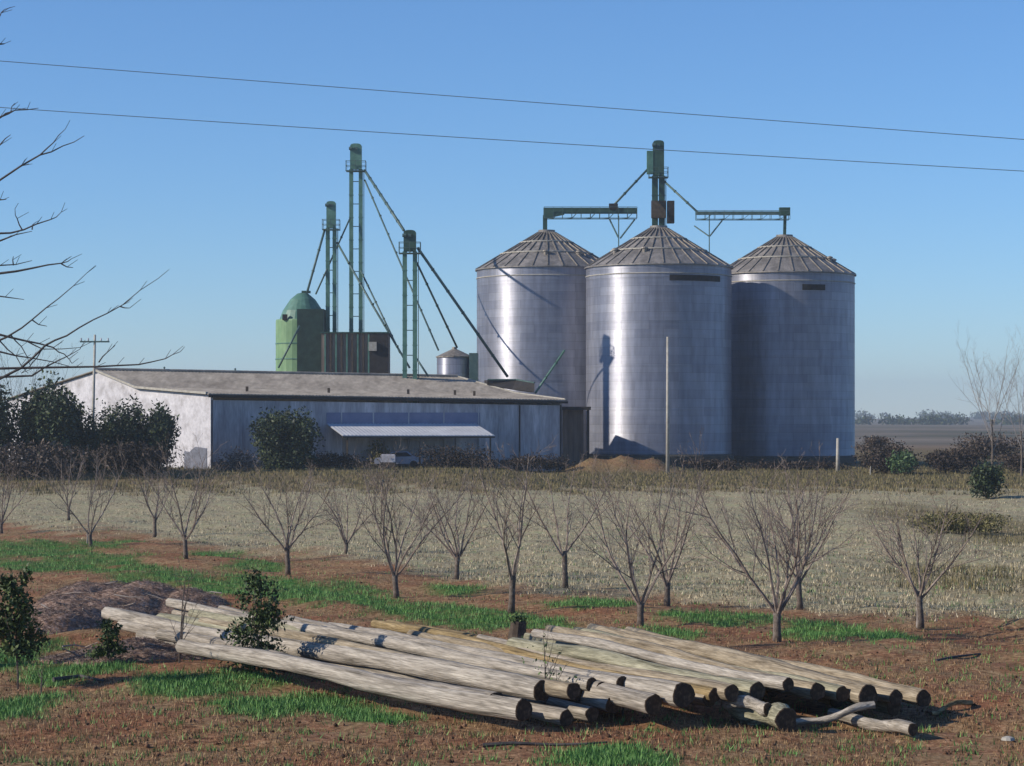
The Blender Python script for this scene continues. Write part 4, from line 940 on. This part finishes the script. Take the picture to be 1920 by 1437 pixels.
# (far end px,py,z) (near end px,py,z) radius colour
LOGS = [
 ((340,1212),.52,(982,1332),.34,.19,2,'grey pole lowest in the left group, its dark end farthest left'),
 ((262,1190),.17,(1062,1347),.15,.14,0,'grey ground level pole second along the left front ends'),
 ((200,1150),.46,(1016,1296),.50,.20,2,'pale pole on top at left whose dark end sits behind the sapling'),
 ((330,1150),.20,(1110,1340),.17,.15,0,'grey ground pole ending right of the sapling'),
 ((228,1172),.30,(905,1296),.18,.17,0,'weathered pole filling the left group with hidden end'),
 ((318,1130),.46,(1168,1284),.60,.15,2,'pale pole with small dark end beside the tiny twig plant'),
 ((300,1160),.52,(1090,1300),.40,.17,4,'greenish grey pole between two pale left poles'),
 ((415,1143),.30,(1150,1322),.30,.15,0,'grey pole under the upper left poles'),
 ((540,1166),.45,(1225,1322),.42,.19,0,'grey pole with round dark end in the middle gap'),
 ((480,1168),.20,(1190,1312),.30,.14,1,'tan pole half covered in the middle of the pile'),
 ((620,1180),.45,(1282,1304),.58,.21,2,'broad pole whose large dark end stands above the middle gap'),
 ((702,1170),.40,(1340,1304),.50,.13,3,'brown yellow pole along the back of the middle group'),
 ((730,1172),.22,(1300,1290),.25,.17,3,'brownish pole hidden low along the back of the pile'),
 ((820,1200),.42,(1372,1300),.55,.15,1,'slim tan pole ending between the two dark gaps'),
 ((960,1208),.44,(1420,1296),.56,.17,4,'greenish grey pole ending over the left of the right gap'),
 ((1003,1188),.50,(1478,1284),.66,.12,2,'whitish pole with small dark end, highest of the right group'),
 ((1030,1182),.46,(1533,1297),.52,.16,1,'tan pole ending above the right side of the gap'),
 ((990,1196),.25,(1450,1290),.25,.16,4,'hidden greenish pole low in the right group'),
 ((1060,1190),.25,(1500,1290),.22,.16,1,'tan pole under the right group with end in deep shade'),
 ((1110,1182),.46,(1628,1305),.46,.20,1,'thick tan pole with big dark end in the right group'),
 ((1100,1192),.20,(1570,1312),.20,.15,4,'greenish pole under the right group'),
 ((1178,1186),.40,(1732,1310),.32,.16,1,'pale tan pole reaching farthest right'),
 ((1180,1196),.17,(1676,1327),.18,.15,4,'greenish ground pole next to the one reaching farthest right'),
 ((250,1160),.30,(940,1290),.22,.15,2,'slim grey pole in the middle of the left group'),
 ((360,1150),.44,(1050,1282),.46,.15,4,'greenish slim pole behind the sapling with a few leaves'),
 ((430,1158),.50,(1130,1292),.50,.14,0,'slim grey pole just left of the tiny twig plant'),
 ((560,1172),.40,(1180,1300),.36,.15,2,'slim pale pole below the broad middle pole'),
 ((770,1190),.38,(1330,1312),.42,.14,1,'slim tan pole right of the broad middle pole'),
 ((900,1198),.40,(1395,1300),.46,.14,0,'slim grey pole reaching the middle of the dark gap'),
 ((1080,1184),.44,(1580,1302),.46,.14,4,'slim greenish pole left of the thick right pole'),
 ((1145,1184),.42,(1680,1308),.40,.14,1,'slim tan pole between the two rightmost poles'),
 ((300,1190),.44,(930,1316),.40,.17,0,'grey pole lying against the lowest pole of the left group'),
 ((290,1182),.16,(880,1312),.16,.15,2,'pale ground pole under the left group, mostly hidden'),
 ((380,1166),.60,(1075,1296),.56,.15,1,'tan pole on top between the large left ends'),
 ((470,1160),.56,(1110,1284),.56,.14,2,'pale slim pole on the upper back of the left group'),
 ((1380,1328),.20,(1474,1351),.20,.22,4,'short thick pale log in front, cut end in shade'),
 ((1360,1318),.34,(1440,1330),.34,.12,2,'short pale branch piece on top of the short thick log'),
 ((1560,1338),.12,(1712,1368),.12,.12,0,'small pale log nearest the viewer at the right end'),
 ((1490,1355),.06,(1640,1322),.34,.07,2,'thin pale stick leaning across the right front logs'),
 ((1745,1338),.05,(1820,1318),.06,.05,3,'thin dark stick lying on the soil right of the pile'),
]
for i, (a, za, b_, zb, rad, mi, lab) in enumerate(LOGS): log(a, za, b_, zb, rad*.9, mi, lab, 300+i)
def drybranch(pts, label, rad=.02, m='bark'):
    q = [G(a, b, .03+.03*(i % 2)) for i, (a, b) in enumerate(pts)]; o = MB().tube(q, [rad*(1-.6*i/(len(q)-1)) for i in range(len(q))], 6).build('fallen_branch', M[m], None); tag(o, label, 'branch')
drybranch([(905,1398),(960,1394),(1040,1397),(1100,1395),(1138,1392)], 'long thin dark branch lying flat in the brown foreground', .035, 'dtwig')
drybranch([(1755,1240),(1790,1232),(1838,1226)], 'short dark branch on the reddish soil near the right edge', .04, 'dtwig')
drybranch([(100,1275),(150,1268),(195,1277)], 'dark branch on the grass in front of the left shrubs', .05, 'dtwig')
g = G(1890, 1388); o = MB(); o.lathe((g.x, g.y, .0), [(.02,-.02),(.11,0),(.09,.04),(.03,.06)], 9); tag(o.build('stone', M['conc'], None), 'pale flat stone on the soil at far right', 'stone')

# ------------------------------------------------------------------ far country
def belt(x0, x1, Y, h, seed, n):
    rs = np.random.RandomState(seed); bl = []
    for i in range(n):
        x = rs.uniform(x0, x1); y = Y+rs.uniform(-25, 25); z = float(gh(x, y)); r_ = h*rs.uniform(.5,1.0)
        bl.append((x, y, z+r_*.45, r_*1.3, r_*1.1, r_*.6))
    return leaves(n*120, bl, h*.16, seed)
vs, fs, off = [], [], 0
for x0, x1, Y, h, sd, n in ((120,290,1250,6,1,40),(330,560,1500,7,2,60),(60,1000,2500,10,3,110),(-700,-150,1500,8,4,50),(420,560,1150,8,5,45)):
    v, f = belt(x0, x1, Y, h, sd, n); vs.append(v); fs.append(f+off); off += len(v)
tag(fastmesh('far_woods', np.concatenate(vs), np.concatenate(fs), M['leafd']), 'hazy dark tree belts along the horizon', 'woods', kind='stuff')

# haze: one closed box of even thin air
b = MB(); b.box((-2600,-120,-12), (2600,3700,60)); hz = b.build('haze', bpy.data.materials.new('haze_air'), None)
hm = hz.data.materials[0]; hm.use_nodes = True; t_ = hm.node_tree; t_.nodes.clear()
vo = t_.nodes.new('ShaderNodeVolumePrincipled'); vo.inputs['Density'].default_value = .00027; vo.inputs['Color'].default_value = (.80,.90,1,1); vo.inputs['Anisotropy'].default_value = .2
ou = t_.nodes.new('ShaderNodeOutputMaterial'); t_.links.new(vo.outputs[0], ou.inputs['Volume'])
tag(hz, 'thin bluish haze over the far fields', 'haze', kind='stuff')
